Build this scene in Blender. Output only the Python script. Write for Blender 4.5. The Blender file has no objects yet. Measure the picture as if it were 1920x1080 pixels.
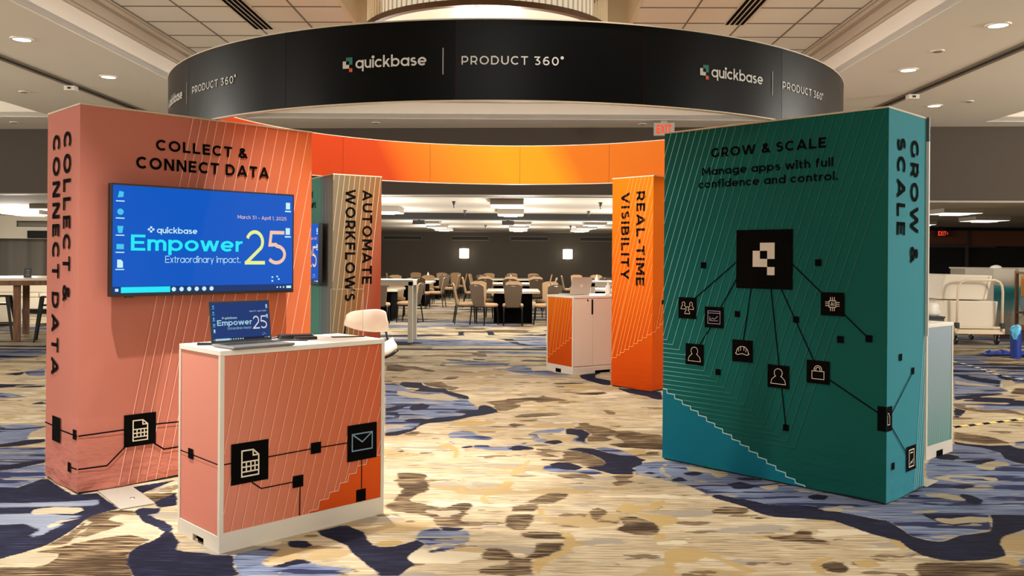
import bpy, bmesh, math, random, os
import numpy as np
from mathutils import Vector, Matrix

# ------------------------------------------------------------------ camera, world, lights, exposure
sc = bpy.context.scene
COL = sc.collection
R = math.radians
cam_data = bpy.data.cameras.new('camera')
cam = bpy.data.objects.new('camera', cam_data)
COL.objects.link(cam)
cam_data.sensor_width = 36.0
cam_data.lens = 36.0 * 1628.86 / 1920.0
cam_data.shift_y = -(540.0 - 484.3) / 1920.0          # level camera, frame cropped low
cam_data.clip_end = 200
cam.location = (0, 0, 1.4916)
cam.rotation_euler = (Matrix.Rotation(R(90), 3, 'X') @ Matrix.Rotation(0.0075, 3, 'Z')).to_euler()
sc.camera = cam

sc.view_settings.view_transform = 'Standard'
sc.view_settings.look = 'None'
sc.view_settings.gamma = 1.0
sc.view_settings.exposure = -0.36
try:
    sc.cycles.use_denoising = True
    sc.cycles.max_bounces = 8
    sc.cycles.sample_clamp_indirect = 6.0
except Exception:
    pass
W = bpy.data.worlds.new('hall_ambience')
sc.world = W
W.use_nodes = True
W.node_tree.nodes['Background'].inputs[0].default_value = (1.0, 0.965, 0.92, 1)
W.node_tree.nodes['Background'].inputs[1].default_value = 0.26

ROOM = 0.016                       # the hall's own axes are turned a hair from the booth's
def rm(x, y):
    c, s = math.cos(ROOM), math.sin(ROOM)
    return (x * c + y * s, y * c - x * s)

def light(kind, name, loc, energy, color=(1, .87, .72), rot=(0, 0, 0), size=.1, spot=None, blend=.6):
    d = bpy.data.lights.new(name, kind)
    d.energy = energy
    d.color = color
    if kind == 'AREA':
        d.shape = 'DISK'
        d.size = size
    else:
        d.shadow_soft_size = size
    if kind == 'SPOT':
        d.spot_size = R(spot or 100)
        d.spot_blend = blend
    o = bpy.data.objects.new(name, d)
    o.location = loc
    o.rotation_euler = rot
    COL.objects.link(o)
    return o
# recessed cans in the two soffits, the rows running back over the camera
WARM = (1, .95, .88)
for rx in (-5.08, 4.32):
    for ry in (8.65, 10.45, 6.85, 5.05, 3.25, 1.45, -0.35):
        x, y = rm(rx, ry)
        light('SPOT', 'soffit_downlight_lamp', (x, y, 3.62), 95, WARM, size=.07, spot=115, blend=.9)
# the two drum chandeliers of the coffer: the one in view and its neighbour above the camera
light('AREA', 'chandelier_lamp', rm(-.39, 8.5) + (3.60,), 135, (1, .94, .84), size=2.0)
light('POINT', 'tile_fill_lamp', rm(-.39, 8.5) + (3.38,), 330, (1, .94, .85), size=.22)  # added point lamp hidden behind the ring, brightens the ceiling tiles
light('AREA', 'near_chandelier_lamp', rm(-.39, 1.2) + (3.70,), 95, (1, .95, .87), size=2.2)
# cans in the coffer tiles in front of the stands
for x, y, e, c in ((-2.42, 4.45, 1500, 60), (-1.08, 5.79, 1500, 60), (.45, 5.15, 420, 66)):
    light('SPOT', 'coffer_downlight_lamp', (x, y, 4.08), e, WARM, size=.03, spot=c, blend=1.0)
# banquet room and side lounge
for x in (-2.6, .1, 2.5):
    for y in (16.2, 19.4, 25.6, 29.6):
        light('POINT', 'banquet_panel_lamp', (x, y, 1.98), 190, (1, .95, .88), size=.25)
light('POINT', 'lounge_panel_lamp', (-11.2, 19.6, 2.0), 300, (1, .96, .9), size=.3)
light('AREA', 'service_panel_lamp', (9.3, 15.6, 2.42), 18, (1, .94, .86), size=1.2)
# unseen fill lamps added left, right and behind to brighten the soffits
for x, y, e in ((-11.5, 7.0, 1300), (-11.0, 1.0, 650), (11.3, 7.5, 1900), (10.5, 1.0, 650), (-.4, -5.0, 230)):
    light('POINT', 'hall_fill_lamp', rm(x, y) + (2.95,), e, (1, .955, .89), size=.7)

# ------------------------------------------------------------------ materials
def lin(c):
    return tuple(((v / 255.0) / 12.92 if v / 255.0 <= .04045 else ((v / 255.0 + .055) / 1.055) ** 2.4) for v in c) + (1.0,)
MATS = {}
def mat(name, rgb, rough=.6, metal=0.0, emit=0.0, spec=None, alpha=None):
    if name in MATS:
        return MATS[name]
    m = bpy.data.materials.new(name)
    m.use_nodes = True
    b = m.node_tree.nodes['Principled BSDF']
    b.inputs['Base Color'].default_value = lin(rgb)
    b.inputs['Roughness'].default_value = rough
    b.inputs['Metallic'].default_value = metal
    if spec is not None:
        b.inputs['Specular IOR Level'].default_value = spec
    if emit:
        b.inputs['Base Color'].default_value = (.01, .01, .01, 1)
        b.inputs['Specular IOR Level'].default_value = .1
        b.inputs['Emission Color'].default_value = lin(rgb)
        b.inputs['Emission Strength'].default_value = emit
    MATS[name] = m
    return m

class NT:
    def __init__(self, m):
        self.m = m
        self.t = m.node_tree
        self.b = self.t.nodes['Principled BSDF']
    def n(self, typ, **kw):
        x = self.t.nodes.new(typ)
        for k, v in kw.items():
            if k.startswith('i_'):
                x.inputs[int(k[2:]) if k[2:].isdigit() else k[2:]].default_value = v
            else:
                setattr(x, k, v)
        return x
    def l(self, a, b):
        self.t.links.new(a, b)
    def math(self, op, a, b=None, c=None):
        x = self.n('ShaderNodeMath', operation=op)
        for i, v in enumerate((a, b, c)):
            if v is None:
                continue
            if isinstance(v, (int, float)):
                x.inputs[i].default_value = v
            else:
                self.l(v, x.inputs[i])
        return x.outputs[0]
    def mix(self, f, a, b):
        x = self.n('ShaderNodeMix', data_type='RGBA')
        for i, v in ((0, f), (6, a), (7, b)):
            if isinstance(v, (int, float)):
                x.inputs[i].default_value = v
            elif isinstance(v, tuple):
                x.inputs[i].default_value = v
            else:
                self.l(v, x.inputs[i])
        return x.outputs[2]
    def ramp(self, f, stops, interp='LINEAR'):
        x = self.n('ShaderNodeValToRGB')
        r = x.color_ramp
        r.interpolation = interp
        while len(r.elements) > 1:
            r.elements.remove(r.elements[-1])
        r.elements[0].position, r.elements[0].color = stops[0][0], lin(stops[0][1])
        for p, c in stops[1:]:
            e = r.elements.new(p)
            e.color = lin(c)
        self.l(f, x.inputs[0])
        return x.outputs[0]
    def objxyz(self):
        tc = self.n('ShaderNodeTexCoord')
        s = self.n('ShaderNodeSeparateXYZ')
        self.l(tc.outputs['Object'], s.inputs[0])
        return tc.outputs['Object'], s.outputs[0], s.outputs[1], s.outputs[2]
    def noise(self, vec, scale=(1, 1, 1), s=1.0, detail=2.0):
        mp = self.n('ShaderNodeMapping')
        mp.inputs['Scale'].default_value = scale
        self.l(vec, mp.inputs[0])
        x = self.n('ShaderNodeTexNoise')
        x.inputs['Scale'].default_value = s
        x.inputs['Detail'].default_value = detail
        self.l(mp.outputs[0], x.inputs['Vector'])
        return x.outputs[0]
    def bump(self, h, strength=.2, dist=.01):
        x = self.n('ShaderNodeBump')
        x.inputs['Strength'].default_value = strength
        x.inputs['Distance'].default_value = dist
        self.l(h, x.inputs['Height'])
        self.l(x.outputs[0], self.b.inputs['Normal'])

def print_mat(name, expr, stops, rough=.75, wrinkle=0.0):
    """printed stretch fabric or panel whose ink runs in a gradient; expr(nt,x,y,z) gives the ramp position"""
    m = mat(name, (128, 128, 128), rough, spec=.08)
    nt = NT(m)
    v, x, y, z = nt.objxyz()
    nt.l(nt.ramp(expr(nt, x, y, z), stops), nt.b.inputs['Base Color'])
    if wrinkle:
        n1 = nt.noise(v, (2.2, 2.2, 5.0), 1.6, 3)
        low = nt.math('MULTIPLY', nt.math('SMOOTH_MIN', nt.math('SUBTRACT', 1.0, nt.math('MULTIPLY', z, 2.0)), 1.0, .2), 1.0)
        low = nt.math('MAXIMUM', low, .06)
        nt.bump(nt.math('MULTIPLY', n1, low), .8, wrinkle)
    return m

WHITE = mat('white_laminate', (238, 232, 220), .35)
WHITE_METAL = mat('white_powder_coat', (222, 214, 200), .4)
BLACK = mat('black_ink', (12, 11, 10), .9, spec=.03)
DARK = mat('black_plastic', (14, 14, 15), .4)
CREAM = mat('cream_ink', (235, 222, 200), .6)
WHITEINK = mat('white_ink', (225, 222, 215), .6)
CHROME = mat('chrome', (200, 198, 192), .2, 1.0)
GREYMETAL = mat('brushed_grey_metal', (150, 146, 138), .4, .7)

# ------------------------------------------------------------------ mesh helpers
class MB:
    def __init__(self):
        self.v, self.f, self.m = [], [], []
    def add(self, vs, fs, mi=0):
        k = len(self.v)
        self.v += [tuple(p) for p in vs]
        self.f += [tuple(i + k for i in f) for f in fs]
        self.m += [mi] * len(fs)
        return self
    def box(self, x0, x1, y0, y1, z0, z1, mi=0):
        vs = [(x, y, z) for z in (z0, z1) for y in (y0, y1) for x in (x0, x1)]
        return self.add(vs, [(0, 2, 3, 1), (4, 5, 7, 6), (0, 1, 5, 4), (2, 6, 7, 3), (0, 4, 6, 2), (1, 3, 7, 5)], mi)
    def poly(self, pts, mi=0):
        return self.add(pts, [tuple(range(len(pts)))], mi)
    def prism(self, pts, dx, mi=0):
        """pts a planar loop, dx the extrusion vector"""
        n = len(pts)
        top = [tuple(a + b for a, b in zip(p, dx)) for p in pts]
        fs = [tuple(range(n))[::-1], tuple(range(n, 2 * n))]
        fs += [(i, (i + 1) % n, n + (i + 1) % n, n + i) for i in range(n)]
        return self.add(list(pts) + top, fs, mi)
    def tube(self, path, r, n=8, mi=0, closed=False):
        P = [Vector(p) for p in path]
        rs = r if isinstance(r, (list, tuple)) else [r] * len(P)
        rings = []
        up = None
        for i, p in enumerate(P):
            if closed:
                t = (P[(i + 1) % len(P)] - P[i - 1]).normalized()
            else:
                t = (P[min(i + 1, len(P) - 1)] - P[max(i - 1, 0)]).normalized()
            if up is None:
                up = t.orthogonal().normalized()
            else:
                up = (up - t * up.dot(t))
                up = up.normalized() if up.length > 1e-6 else t.orthogonal().normalized()
            b = t.cross(up)
            rings.append([p + (up * math.cos(2 * math.pi * k / n) + b * math.sin(2 * math.pi * k / n)) * rs[i] for k in range(n)])
        vs = [q for g in rings for q in g]
        m = len(P)
        fs = []
        for i in range(m if closed else m - 1):
            j = (i + 1) % m
            fs += [(i * n + k, i * n + (k + 1) % n, j * n + (k + 1) % n, j * n + k) for k in range(n)]
        if not closed:
            fs += [tuple(range(n))[::-1], tuple((m - 1) * n + k for k in range(n))]
        return self.add(vs, fs, mi)
    def lathe(self, prof, cx=0, cy=0, n=24, mi=0, a0=0, a1=2 * math.pi):
        full = abs(a1 - a0 - 2 * math.pi) < 1e-6
        cnt = n if full else n + 1
        vs = [(cx + r * math.cos(a0 + (a1 - a0) * k / n), cy + r * math.sin(a0 + (a1 - a0) * k / n), z) for r, z in prof for k in range(cnt)]
        fs = []
        for i in range(len(prof) - 1):
            for k in range(n):
                k2 = (k + 1) % cnt
                fs.append((i * cnt + k, i * cnt + k2, (i + 1) * cnt + k2, (i + 1) * cnt + k))
        return self.add(vs, fs, mi)
    def loft(self, loops, mi=0, cap=True):
        n = len(loops[0])
        vs = [p for l in loops for p in l]
        fs = []
        for i in range(len(loops) - 1):
            fs += [(i * n + k, i * n + (k + 1) % n, (i + 1) * n + (k + 1) % n, (i + 1) * n + k) for k in range(n)]
        if cap:
            fs += [tuple(range(n))[::-1], tuple((len(loops) - 1) * n + k for k in range(n))]
        return self.add(vs, fs, mi)
    def build(self, name, mats, parent=None, bevel=0, smooth=False, fix=True):
        me = bpy.data.meshes.new(name)
        me.from_pydata(self.v, [], self.f)
        for m in (mats if isinstance(mats, (list, tuple)) else [mats]):
            me.materials.append(m)
        me.polygons.foreach_set('material_index', self.m)
        if fix:
            bm = bmesh.new()
            bm.from_mesh(me)
            bmesh.ops.recalc_face_normals(bm, faces=bm.faces)
            bm.to_mesh(me)
            bm.free()
        if smooth:
            me.polygons.foreach_set('use_smooth', [True] * len(me.polygons))
        o = bpy.data.objects.new(name, me)
        COL.objects.link(o)
        if parent:
            o.parent = parent
        if bevel:
            b = o.modifiers.new('soft_edges', 'BEVEL')
            b.width = bevel
            b.segments = 2
            b.limit_method = 'ANGLE'
            b.angle_limit = R(40)
        return o

def tag(o, label=None, cat=None, group=None, kind=None):
    if label: o['label'] = label
    if cat: o['category'] = cat
    if group: o['group'] = group
    if kind: o['kind'] = kind
    return o
def thing(name, label, cat, loc=(0, 0, 0), rz=0.0, group=None):
    o = bpy.data.objects.new(name, None)
    o.empty_display_size = .1
    o.location = loc
    o.rotation_euler = (0, 0, rz)
    COL.objects.link(o)
    return tag(o, label, cat, group)
def struct(o):
    o['kind'] = 'structure'
    return o
def copy_thing(o, loc, rz, label, group=None):
    c = o.copy()
    COL.objects.link(c)
    c.location = loc
    c.rotation_euler = (0, 0, rz)
    c['label'] = label
    if group: c['group'] = group
    for ch in o.children:
        d = ch.copy()
        COL.objects.link(d)
        d.parent = c
        for g in ch.children:
            e = g.copy()
            COL.objects.link(e)
            e.parent = d
    return c

# ------------------------------------------------------------------ lettering and line art
# the lettering is drawn stroke by stroke: geometric capitals and lowercase, capital height 1
def el(cx, cy, rx, ry, a0, a1, n=18):
    return [(cx + rx * math.cos(R(a0 + (a1 - a0) * k / n)), cy + ry * math.sin(R(a0 + (a1 - a0) * k / n))) for k in range(n + 1)]
def glyph(ch, t):
    """-> (strokes, polygons, advance) for stroke weight t"""
    h = t / 2
    S, P = [], []
    def s(*pts): S.append(list(pts))
    def v(x, y0=0, y1=1): P.append([(x - h, y0), (x + h, y0), (x + h, y1), (x - h, y1)])
    def b(y, x0, x1): P.append([(x0, y - h), (x1, y - h), (x1, y + h), (x0, y + h)])
    def d(x0, y0, x1, y1):
        k = h * math.hypot(x1 - x0, y1 - y0) / abs(y1 - y0)
        P.append([(x0 - k, y0), (x0 + k, y0), (x1 + k, y1), (x1 - k, y1)])
    X = .72
    def bowl(cx=None):
        r = X / 2 + .01
        S.append(el((cx if cx is not None else r), X / 2, r - h, X / 2 - h, 0, 360, 28)); return 2 * r
    def arch(x0, wd):
        r = wd / 2
        S.append([(x0 + wd, 0), (x0 + wd, X - h - r)] + el(x0 + r, X - h - r, r, r, 0, 180, 12)[1:] + [(x0, X - h - r - .05)])
    if ch == ' ': return S, P, .34
    if ch == 'A':
        d(.09, 0, .5, 1); d(.91, 0, .5, 1); b(.27, .24, .76); return S, P, 1.0
    if ch == 'B':
        v(h); s((h, 1 - h), (.42, 1 - h), *el(.42, (1.53 - h) / 2, .23, (.47 - h) / 2, 90, -90, 10), (h, .53)); s((h, .53), (.46, .53), *el(.46, (.53 + h) / 2, .25, (.53 - h) / 2, 90, -90, 10), (h, h)); return S, P, .80
    if ch == 'C': S.append(el(.5, .5, .51 - h, .5 - h, 46, 314, 26)); return S, P, .90
    if ch == 'D':
        v(h); s((h, 1 - h), (.40, 1 - h), *el(.40, .5, .50 - h, .5 - h, 90, -90, 20), (h, h)); return S, P, .92
    if ch in 'EFL':
        v(h); w = .70
        if ch != 'F': b(h, 0, w)
        if ch != 'L': b(1 - h, 0, w); b(.51, 0, w - .06)
        return S, P, w
    if ch == 'G':
        S.append(el(.5, .5, .51 - h, .5 - h, 46, 322, 26)); v(.5 + (.51 - h) * math.cos(R(322)) + .02, .13, .50); return S, P, .95
    if ch == 'H': v(h); v(.86 - h); b(.5, 0, .86); return S, P, .86
    if ch == 'I': v(h); return S, P, t
    if ch == 'K': v(h); d(h + .03, .28, .72, 1); d(.33, .56, .74, 0); return S, P, .84
    if ch == 'M':
        v(h); v(1.02 - h); d(h + .02, 1, .51, .24); d(1.0 - h, 1, .51, .24); return S, P, 1.02
    if ch == 'N': v(h); v(.88 - h); d(h + .02, 1, .86 - h, 0); return S, P, .88
    if ch == 'O': S.append(el(.53, .5, .53 - h, .5 - h, 0, 360, 32)); return S, P, 1.06
    if ch in 'PR':
        v(h); s((h, 1 - h), (.42, 1 - h), *el(.42, (1.34 - h) / 2, .35 - h + .02, (.66 - h) / 2, 90, -90, 14), (h, .34))
        if ch == 'R': d(.46, .36, .69, 0)
        return S, P, .79
    if ch == 'S':
        c = .515; r1 = (1 - h - c) / 2; r2 = (c - h) / 2
        s(*el(.37, c + r1, .30 - h + .03, r1, 38, 270, 16), *el(.37, h + r2, .36 - h, r2, 90, -146, 16)[1:]); return S, P, .73
    if ch == 'T': b(1 - h, 0, .80); v(.40); return S, P, .80
    if ch == 'U': s((h, 1), (h, .40), *el(.43, .40, .43 - h, .40 - h, 180, 360, 18), (.86 - h, 1)); return S, P, .86
    if ch == 'V': d(.08, 1, .48, 0); d(.88, 1, .48, 0); return S, P, .96
    if ch == 'W': d(.08, 1, .39, 0); d(.72, 1, .39, 0); d(.72, 1, 1.05, 0); d(1.36, 1, 1.05, 0); return S, P, 1.44
    if ch == 'X': d(.09, 0, .75, 1); d(.75, 0, .09, 1); return S, P, .84
    if ch == 'Y': d(.08, 1, .44, .36); d(.80, 1, .44, .36); v(.44, 0, .40); return S, P, .88
    if ch == '&':
        s((.86, .05), (.24, .68), *el(.39, .80, .17, .20 - h, 215, -25, 14), (.22, .47), *el(.36, .26, .36 - h, .26 - h, 128, 330, 16), (.74, .46)); return S, P, .86
    if ch == '-': b(.37, .0, .34); return S, P, .34
    if ch == '\u2013': b(.36, .0, .5); return S, P, .5
    if ch == '\u00b0': S.append(el(.14, .92, .115, .115, 0, 360, 16)); return S, P, .28
    if ch == '.': k = max(t * 1.2, .15); P.append([(0, 0), (k, 0), (k, k), (0, k)]); return S, P, k
    if ch == ',': P.append([(.02, 0), (t * 1.1, t * 1.1), (.02, t * 1.1), (-.04, -.14), (.04, -.14)]); return S, P, t * 1.15
    if ch == '0': S.append(el(.40, .5, .40 - h, .5 - h, 0, 360, 28)); return S, P, .80
    if ch == '1': v(.30, 0, 1); b(1 - h, .05, .32); return S, P, .42
    if ch == '2': s(*el(.36, .66, .34 - h, .34 - h, 160, -38, 16), (.08, h + .02)); b(h, .0, .74); return S, P, .74
    if ch == '3':
        s((.04, 1 - h), (.62, 1 - h), (.34, .60), (.40, .59), *el(.38, .30, .34 - h + .02, .30 - h, 85, -140, 16)); return S, P, .76
    if ch == '5': s((.66, 1 - h), (.16, 1 - h), (.11, .58), (.34, .59), *el(.36, .30, .37 - h, .30 - h, 88, -145, 16)); return S, P, .76
    if ch == '6':
        S.append(el(.40, .32, .38 - h, .32 - h, 0, 360, 24)); s(*el(.48, .40, .46 - h, .60 - h, 62, 200, 14)); return S, P, .80
    if ch == '\u00b7': return S, P, .3
    # lowercase
    if ch in 'abdgpq':
        w = bowl()
        if ch in 'adgq': v(w - h + .005, {'a': 0, 'd': 0, 'g': .02, 'q': -.26}[ch], 1.03 if ch == 'd' else X)
        else: v(h - .005, -.26 if ch == 'p' else 0, 1.03 if ch == 'b' else X)
        if ch == 'g': S.append([(w - h + .005, .1), (w - h + .005, -.02)] + el(w / 2, -.02, w / 2 - h + .005, .24 - h, 0, -150, 12)[1:])
        return S, P, w
    if ch == 'c': S.append(el(X / 2, X / 2, X / 2 - h + .01, X / 2 - h, 44, 316, 20)); return S, P, .64
    if ch == 'e':
        S.append(el(X / 2 + .01, X / 2, X / 2 - h + .01, X / 2 - h, 0, 316, 22)); b(X / 2 - .01, h, X - h + .03); return S, P, X + .02
    if ch == 'f': s((.16, 0), (.16, .82), *el(.34, .82, .18, .21 - h, 180, 75, 8)); b(X - h, 0, .40); return S, P, .40
    if ch in 'hn': v(h, 0, 1.03 if ch == 'h' else X); arch(h, .60 - t); return S, P, .60
    if ch == 'm': v(h, 0, X); arch(h, .56 - t); arch(.56 - h, .56 - t); return S, P, 1.12 - t
    if ch == 'u': S.append([(h, X), (h, .30)] + el(.30, .30, .30 - h, .30 - h, 180, 360, 12)[1:]); v(.60 - h, 0, X); return S, P, .60
    if ch == 'i': v(h, 0, X); S.append(el(h, .91, .04 + h * .2, .04 + h * .2, 0, 360, 10)); P.append(el(h, .91, h * 1.15, h * 1.15, 0, 330, 11)); return S, P, t
    if ch == 'k': v(h, 0, 1.03); d(h + .03, .20, .50, X); d(.27, .44, .53, 0); return S, P, .62
    if ch == 'l': v(h, 0, 1.03); return S, P, t
    if ch == 'o': return S, P, bowl()
    if ch == 'r': v(h, 0, X); S.append([(h, .36)] + el(.36, .36, .36 - h, X - h - .36, 180, 88, 8)[1:] + [(.40, X - h)]); return S, P, .40
    if ch == 's':
        c = .37; r1 = (X - h - c) / 2; r2 = (c - h) / 2
        s(*el(.27, c + r1, .24 - h + .01, r1, 38, 270, 12), *el(.27, h + r2, .27 - h, r2, 90, -146, 12)[1:]); return S, P, .54
    if ch == 't': s((.15, .92), (.15, .22), *el(.32, .22, .17, .22 - h, 180, 285, 8)); b(X - h, 0, .40); return S, P, .42
    if ch == 'w': d(.07, X, .27, 0); d(.50, X, .27, 0); d(.50, X, .73, 0); d(.93, X, .73, 0); return S, P, 1.0
    if ch == 'x': d(.08, 0, .52, X); d(.52, 0, .08, X); return S, P, .60
    if ch == 'y': d(.07, X, .32, 0); d(.57, X, .21, -.26); return S, P, .64
    return S, P, .4
TXT = {}
def glyphs(body, weight=.17, spacing=.16):
    """flat lettering as (verts, faces), left edge at 0, baseline at 0, capital height 1"""
    key = (body, weight, spacing)
    if key in TXT:
        return TXT[key]
    mb = MB()
    x = 0.0
    for ch in body:
        S, P, adv = glyph(ch, weight)
        pl = lambda a, b: (x + a, b, 0)
        for pts in S:
            closed = math.hypot(pts[0][0] - pts[-1][0], pts[0][1] - pts[-1][1]) < 1e-4
            put_stroke(mb, pts[:-1] if closed else pts, pl, weight, closed)
        for pts in P:
            mb.poly([pl(*q) for q in pts])
        x += adv + (spacing if ch != ' ' else spacing * .4)
    vs = [(q[0], q[1]) for q in mb.v]
    x0 = min(q[0] for q in vs)
    vs = [(a - x0, b) for a, b in vs]
    TXT[key] = (vs, mb.f)
    return TXT[key]
def put_text(mb, body, place, s0, s1, base, cap, bold=.17, spacing=.16, mi=0):
    """lettering from s0 to s1 with its baseline at base; place(s, z) gives the surface point"""
    vs, fs = glyphs(body, bold, spacing)
    w = max(v[0] for v in vs)
    mb.add([place(s0 + v[0] / w * (s1 - s0), base + v[1] * cap) for v in vs], fs, mi)
def text_line(parent, name, m, *a, **k):
    mb = MB(); put_text(mb, *a, **k); return mb.build(name, m, parent, fix=False)
def text_down(parent, name, m, *a, **k):
    mb = MB(); put_text_down(mb, *a, **k); return mb.build(name, m, parent, fix=False)
def put_text_down(mb, body, place, sbase, stop, ztop, zbot, bold=.17, spacing=.16, mi=0):
    """lettering turned to read downward"""
    vs, fs = glyphs(body, bold, spacing)
    w = max(v[0] for v in vs)
    mb.add([place(sbase + v[1] * (stop - sbase), ztop - v[0] / w * (ztop - zbot)) for v in vs], fs, mi)
def put_stroke(mb, pts, place, w, closed=False, mi=0):
    """a mitred line of width w through (s, z) points"""
    P = [Vector((p[0], p[1])) for p in pts]
    n = len(P)
    L, Rr = [], []
    for i in range(n):
        a = P[i - 1] if (i > 0 or closed) else None
        b = P[(i + 1) % n] if (i < n - 1 or closed) else None
        d1 = (P[i] - a).normalized() if a is not None else None
        d2 = (b - P[i]).normalized() if b is not None else None
        if d1 is None: d1 = d2
        if d2 is None: d2 = d1
        n1, n2 = Vector((-d1.y, d1.x)), Vector((-d2.y, d2.x))
        m = (n1 + n2)
        m = m.normalized() if m.length > 1e-5 else n1
        k = min(1.0 / max(m.dot(n1), .35), 2.0) * w / 2
        L.append(P[i] + m * k)
        Rr.append(P[i] - m * k)
    vs = [place(q.x, q.y) for q in L] + [place(q.x, q.y) for q in Rr]
    fs = [(i, (i + 1) % n, n + (i + 1) % n, n + i) for i in range(n if closed else n - 1)]
    mb.add(vs, fs, mi)
def put_rect(mb, place, s0, s1, z0, z1, mi=0):
    mb.poly([place(s0, z0), place(s1, z0), place(s1, z1), place(s0, z1)], mi)
def arc(cx, cy, r, a0, a1, n=14):
    return [(cx + r * math.cos(R(a0 + (a1 - a0) * k / n)), cy + r * math.sin(R(a0 + (a1 - a0) * k / n))) for k in range(n + 1)]
PERSON = arc(.5, .66, .185, -50, 230, 18) + [(.30, .46), (.2, .36), (.16, .18), (.84, .18), (.8, .36), (.70, .46)]
ICONS = {      # strokes in the unit square of the tile: (points, closed)
    'sheet': [([(.28, .17), (.73, .17), (.73, .66), (.58, .8), (.28, .8)], 1), ([(.58, .8), (.58, .66), (.73, .66)], 0), ([(.28, .52), (.73, .52)], 0), ([(.28, .40), (.73, .40)], 0),
              ([(.28, .28), (.73, .28)], 0), ([(.40, .52), (.40, .28)], 0), ([(.52, .52), (.52, .28)], 0), ([(.63, .52), (.63, .28)], 0)],
    'mail': [([(.16, .28), (.84, .28), (.84, .74), (.16, .74)], 1), ([(.16, .74), (.5, .5), (.84, .74)], 0)],
    'person': [(PERSON, 1)],
    'people': [([(x * .42 + ox, y * .5 + oy) for x, y in PERSON], c) for ox, oy, c in ((.29, .14, 1), (.08, .36, 1), (.50, .36, 1))],
    'chart': [([(.18, .2), (.82, .2), (.82, .8), (.18, .8)], 1), ([(.18, .7), (.82, .7)], 0), ([(.28, .54), (.28, .34), (.72, .34)], 0), ([(.3, .38), (.42, .46), (.52, .41), (.62, .49), (.7, .56)], 0)],
    'hat': [([(.17, .38)] + arc(.5, .42, .29, 180, 0, 14) + [(.83, .38), (.74, .32), (.5, .38), (.26, .32)], 1), ([(.42, .70), (.42, .52)], 0), ([(.58, .70), (.58, .52)], 0), ([(.31, .60), (.33, .46)], 0), ([(.69, .60), (.67, .46)], 0)],
    'lock': [([(.24, .2), (.76, .2), (.76, .54), (.24, .54)], 1), ([(.34, .54), (.34, .62)] + arc(.5, .62, .16, 180, 0, 10) + [(.66, .54)], 0), ([(.41, .54), (.41, .62)] + arc(.5, .62, .09, 180, 0, 10) + [(.59, .54)], 0)],
    'chip': [([(.36, .36), (.64, .36), (.64, .64), (.36, .64)], 1)] + [([(x, .64), (x, .8)], 0) for x in (.42, .5, .58)] + [([(x, .36), (x, .2)], 0) for x in (.42, .5, .58)]
            + [([(.64, y), (.8, y)], 0) for y in (.42, .5, .58)] + [([(.36, y), (.2, y)], 0) for y in (.42, .5, .58)],
    'phone': [([(.24, .16), (.76, .16), (.76, .84), (.24, .84)], 1), ([(.36, .72), (.64, .72)], 0), ([(.36, .26), (.46, .36), (.54, .3), (.66, .44)], 0)],
}
LOGO = [[(.0, .34), (.0, .68), (.33, .68), (.33, .5), (.33, .34)], ]
def icon_tile(parent, place, s0, s1, z0, z1, kind, ink=CREAM, place2=None, w=None, lift=None):
    mb = MB()
    put_rect(mb, place, s0, s1, z0, z1)
    t = mb.build('icon_tile', BLACK, parent, fix=False)
    if kind:
        k = MB()
        pl2 = place2 or place
        for pts, c in ICONS[kind]:
            put_stroke(k, [(s0 + (s1 - s0) * a, z0 + (z1 - z0) * b) for a, b in pts], pl2, w or .035 * min(s1 - s0, z1 - z0), c)
        if kind == 'chip':
            put_text(k, 'AI', pl2, s0 + .42 * (s1 - s0), s0 + .58 * (s1 - s0), z0 + .42 * (z1 - z0), .16 * (z1 - z0), .16, .2)
        tag(k.build('icon_symbol', ink, t, fix=False), 'pale %s line symbol' % kind)
    return t
def logo_mark(mb, place, s0, z0, u, cols=(0, 0, 0)):
    """three offset squares of the sign: u is the module"""
    def L(pts, mi):
        mb.poly([place(s0 + a * u, z0 + b * u) for a, b in pts], mi)
    L([(1, 4), (3, 4), (3, 2), (2, 2), (2, 3), (1, 3)][::-1], cols[0])
    L([(0, 3), (1, 3), (1, 2), (2, 2), (2, 1), (0, 1)][::-1], cols[1])
    L([(2, 1), (3, 1), (3, 0), (2, 0)][::-1], cols[2])

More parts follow.
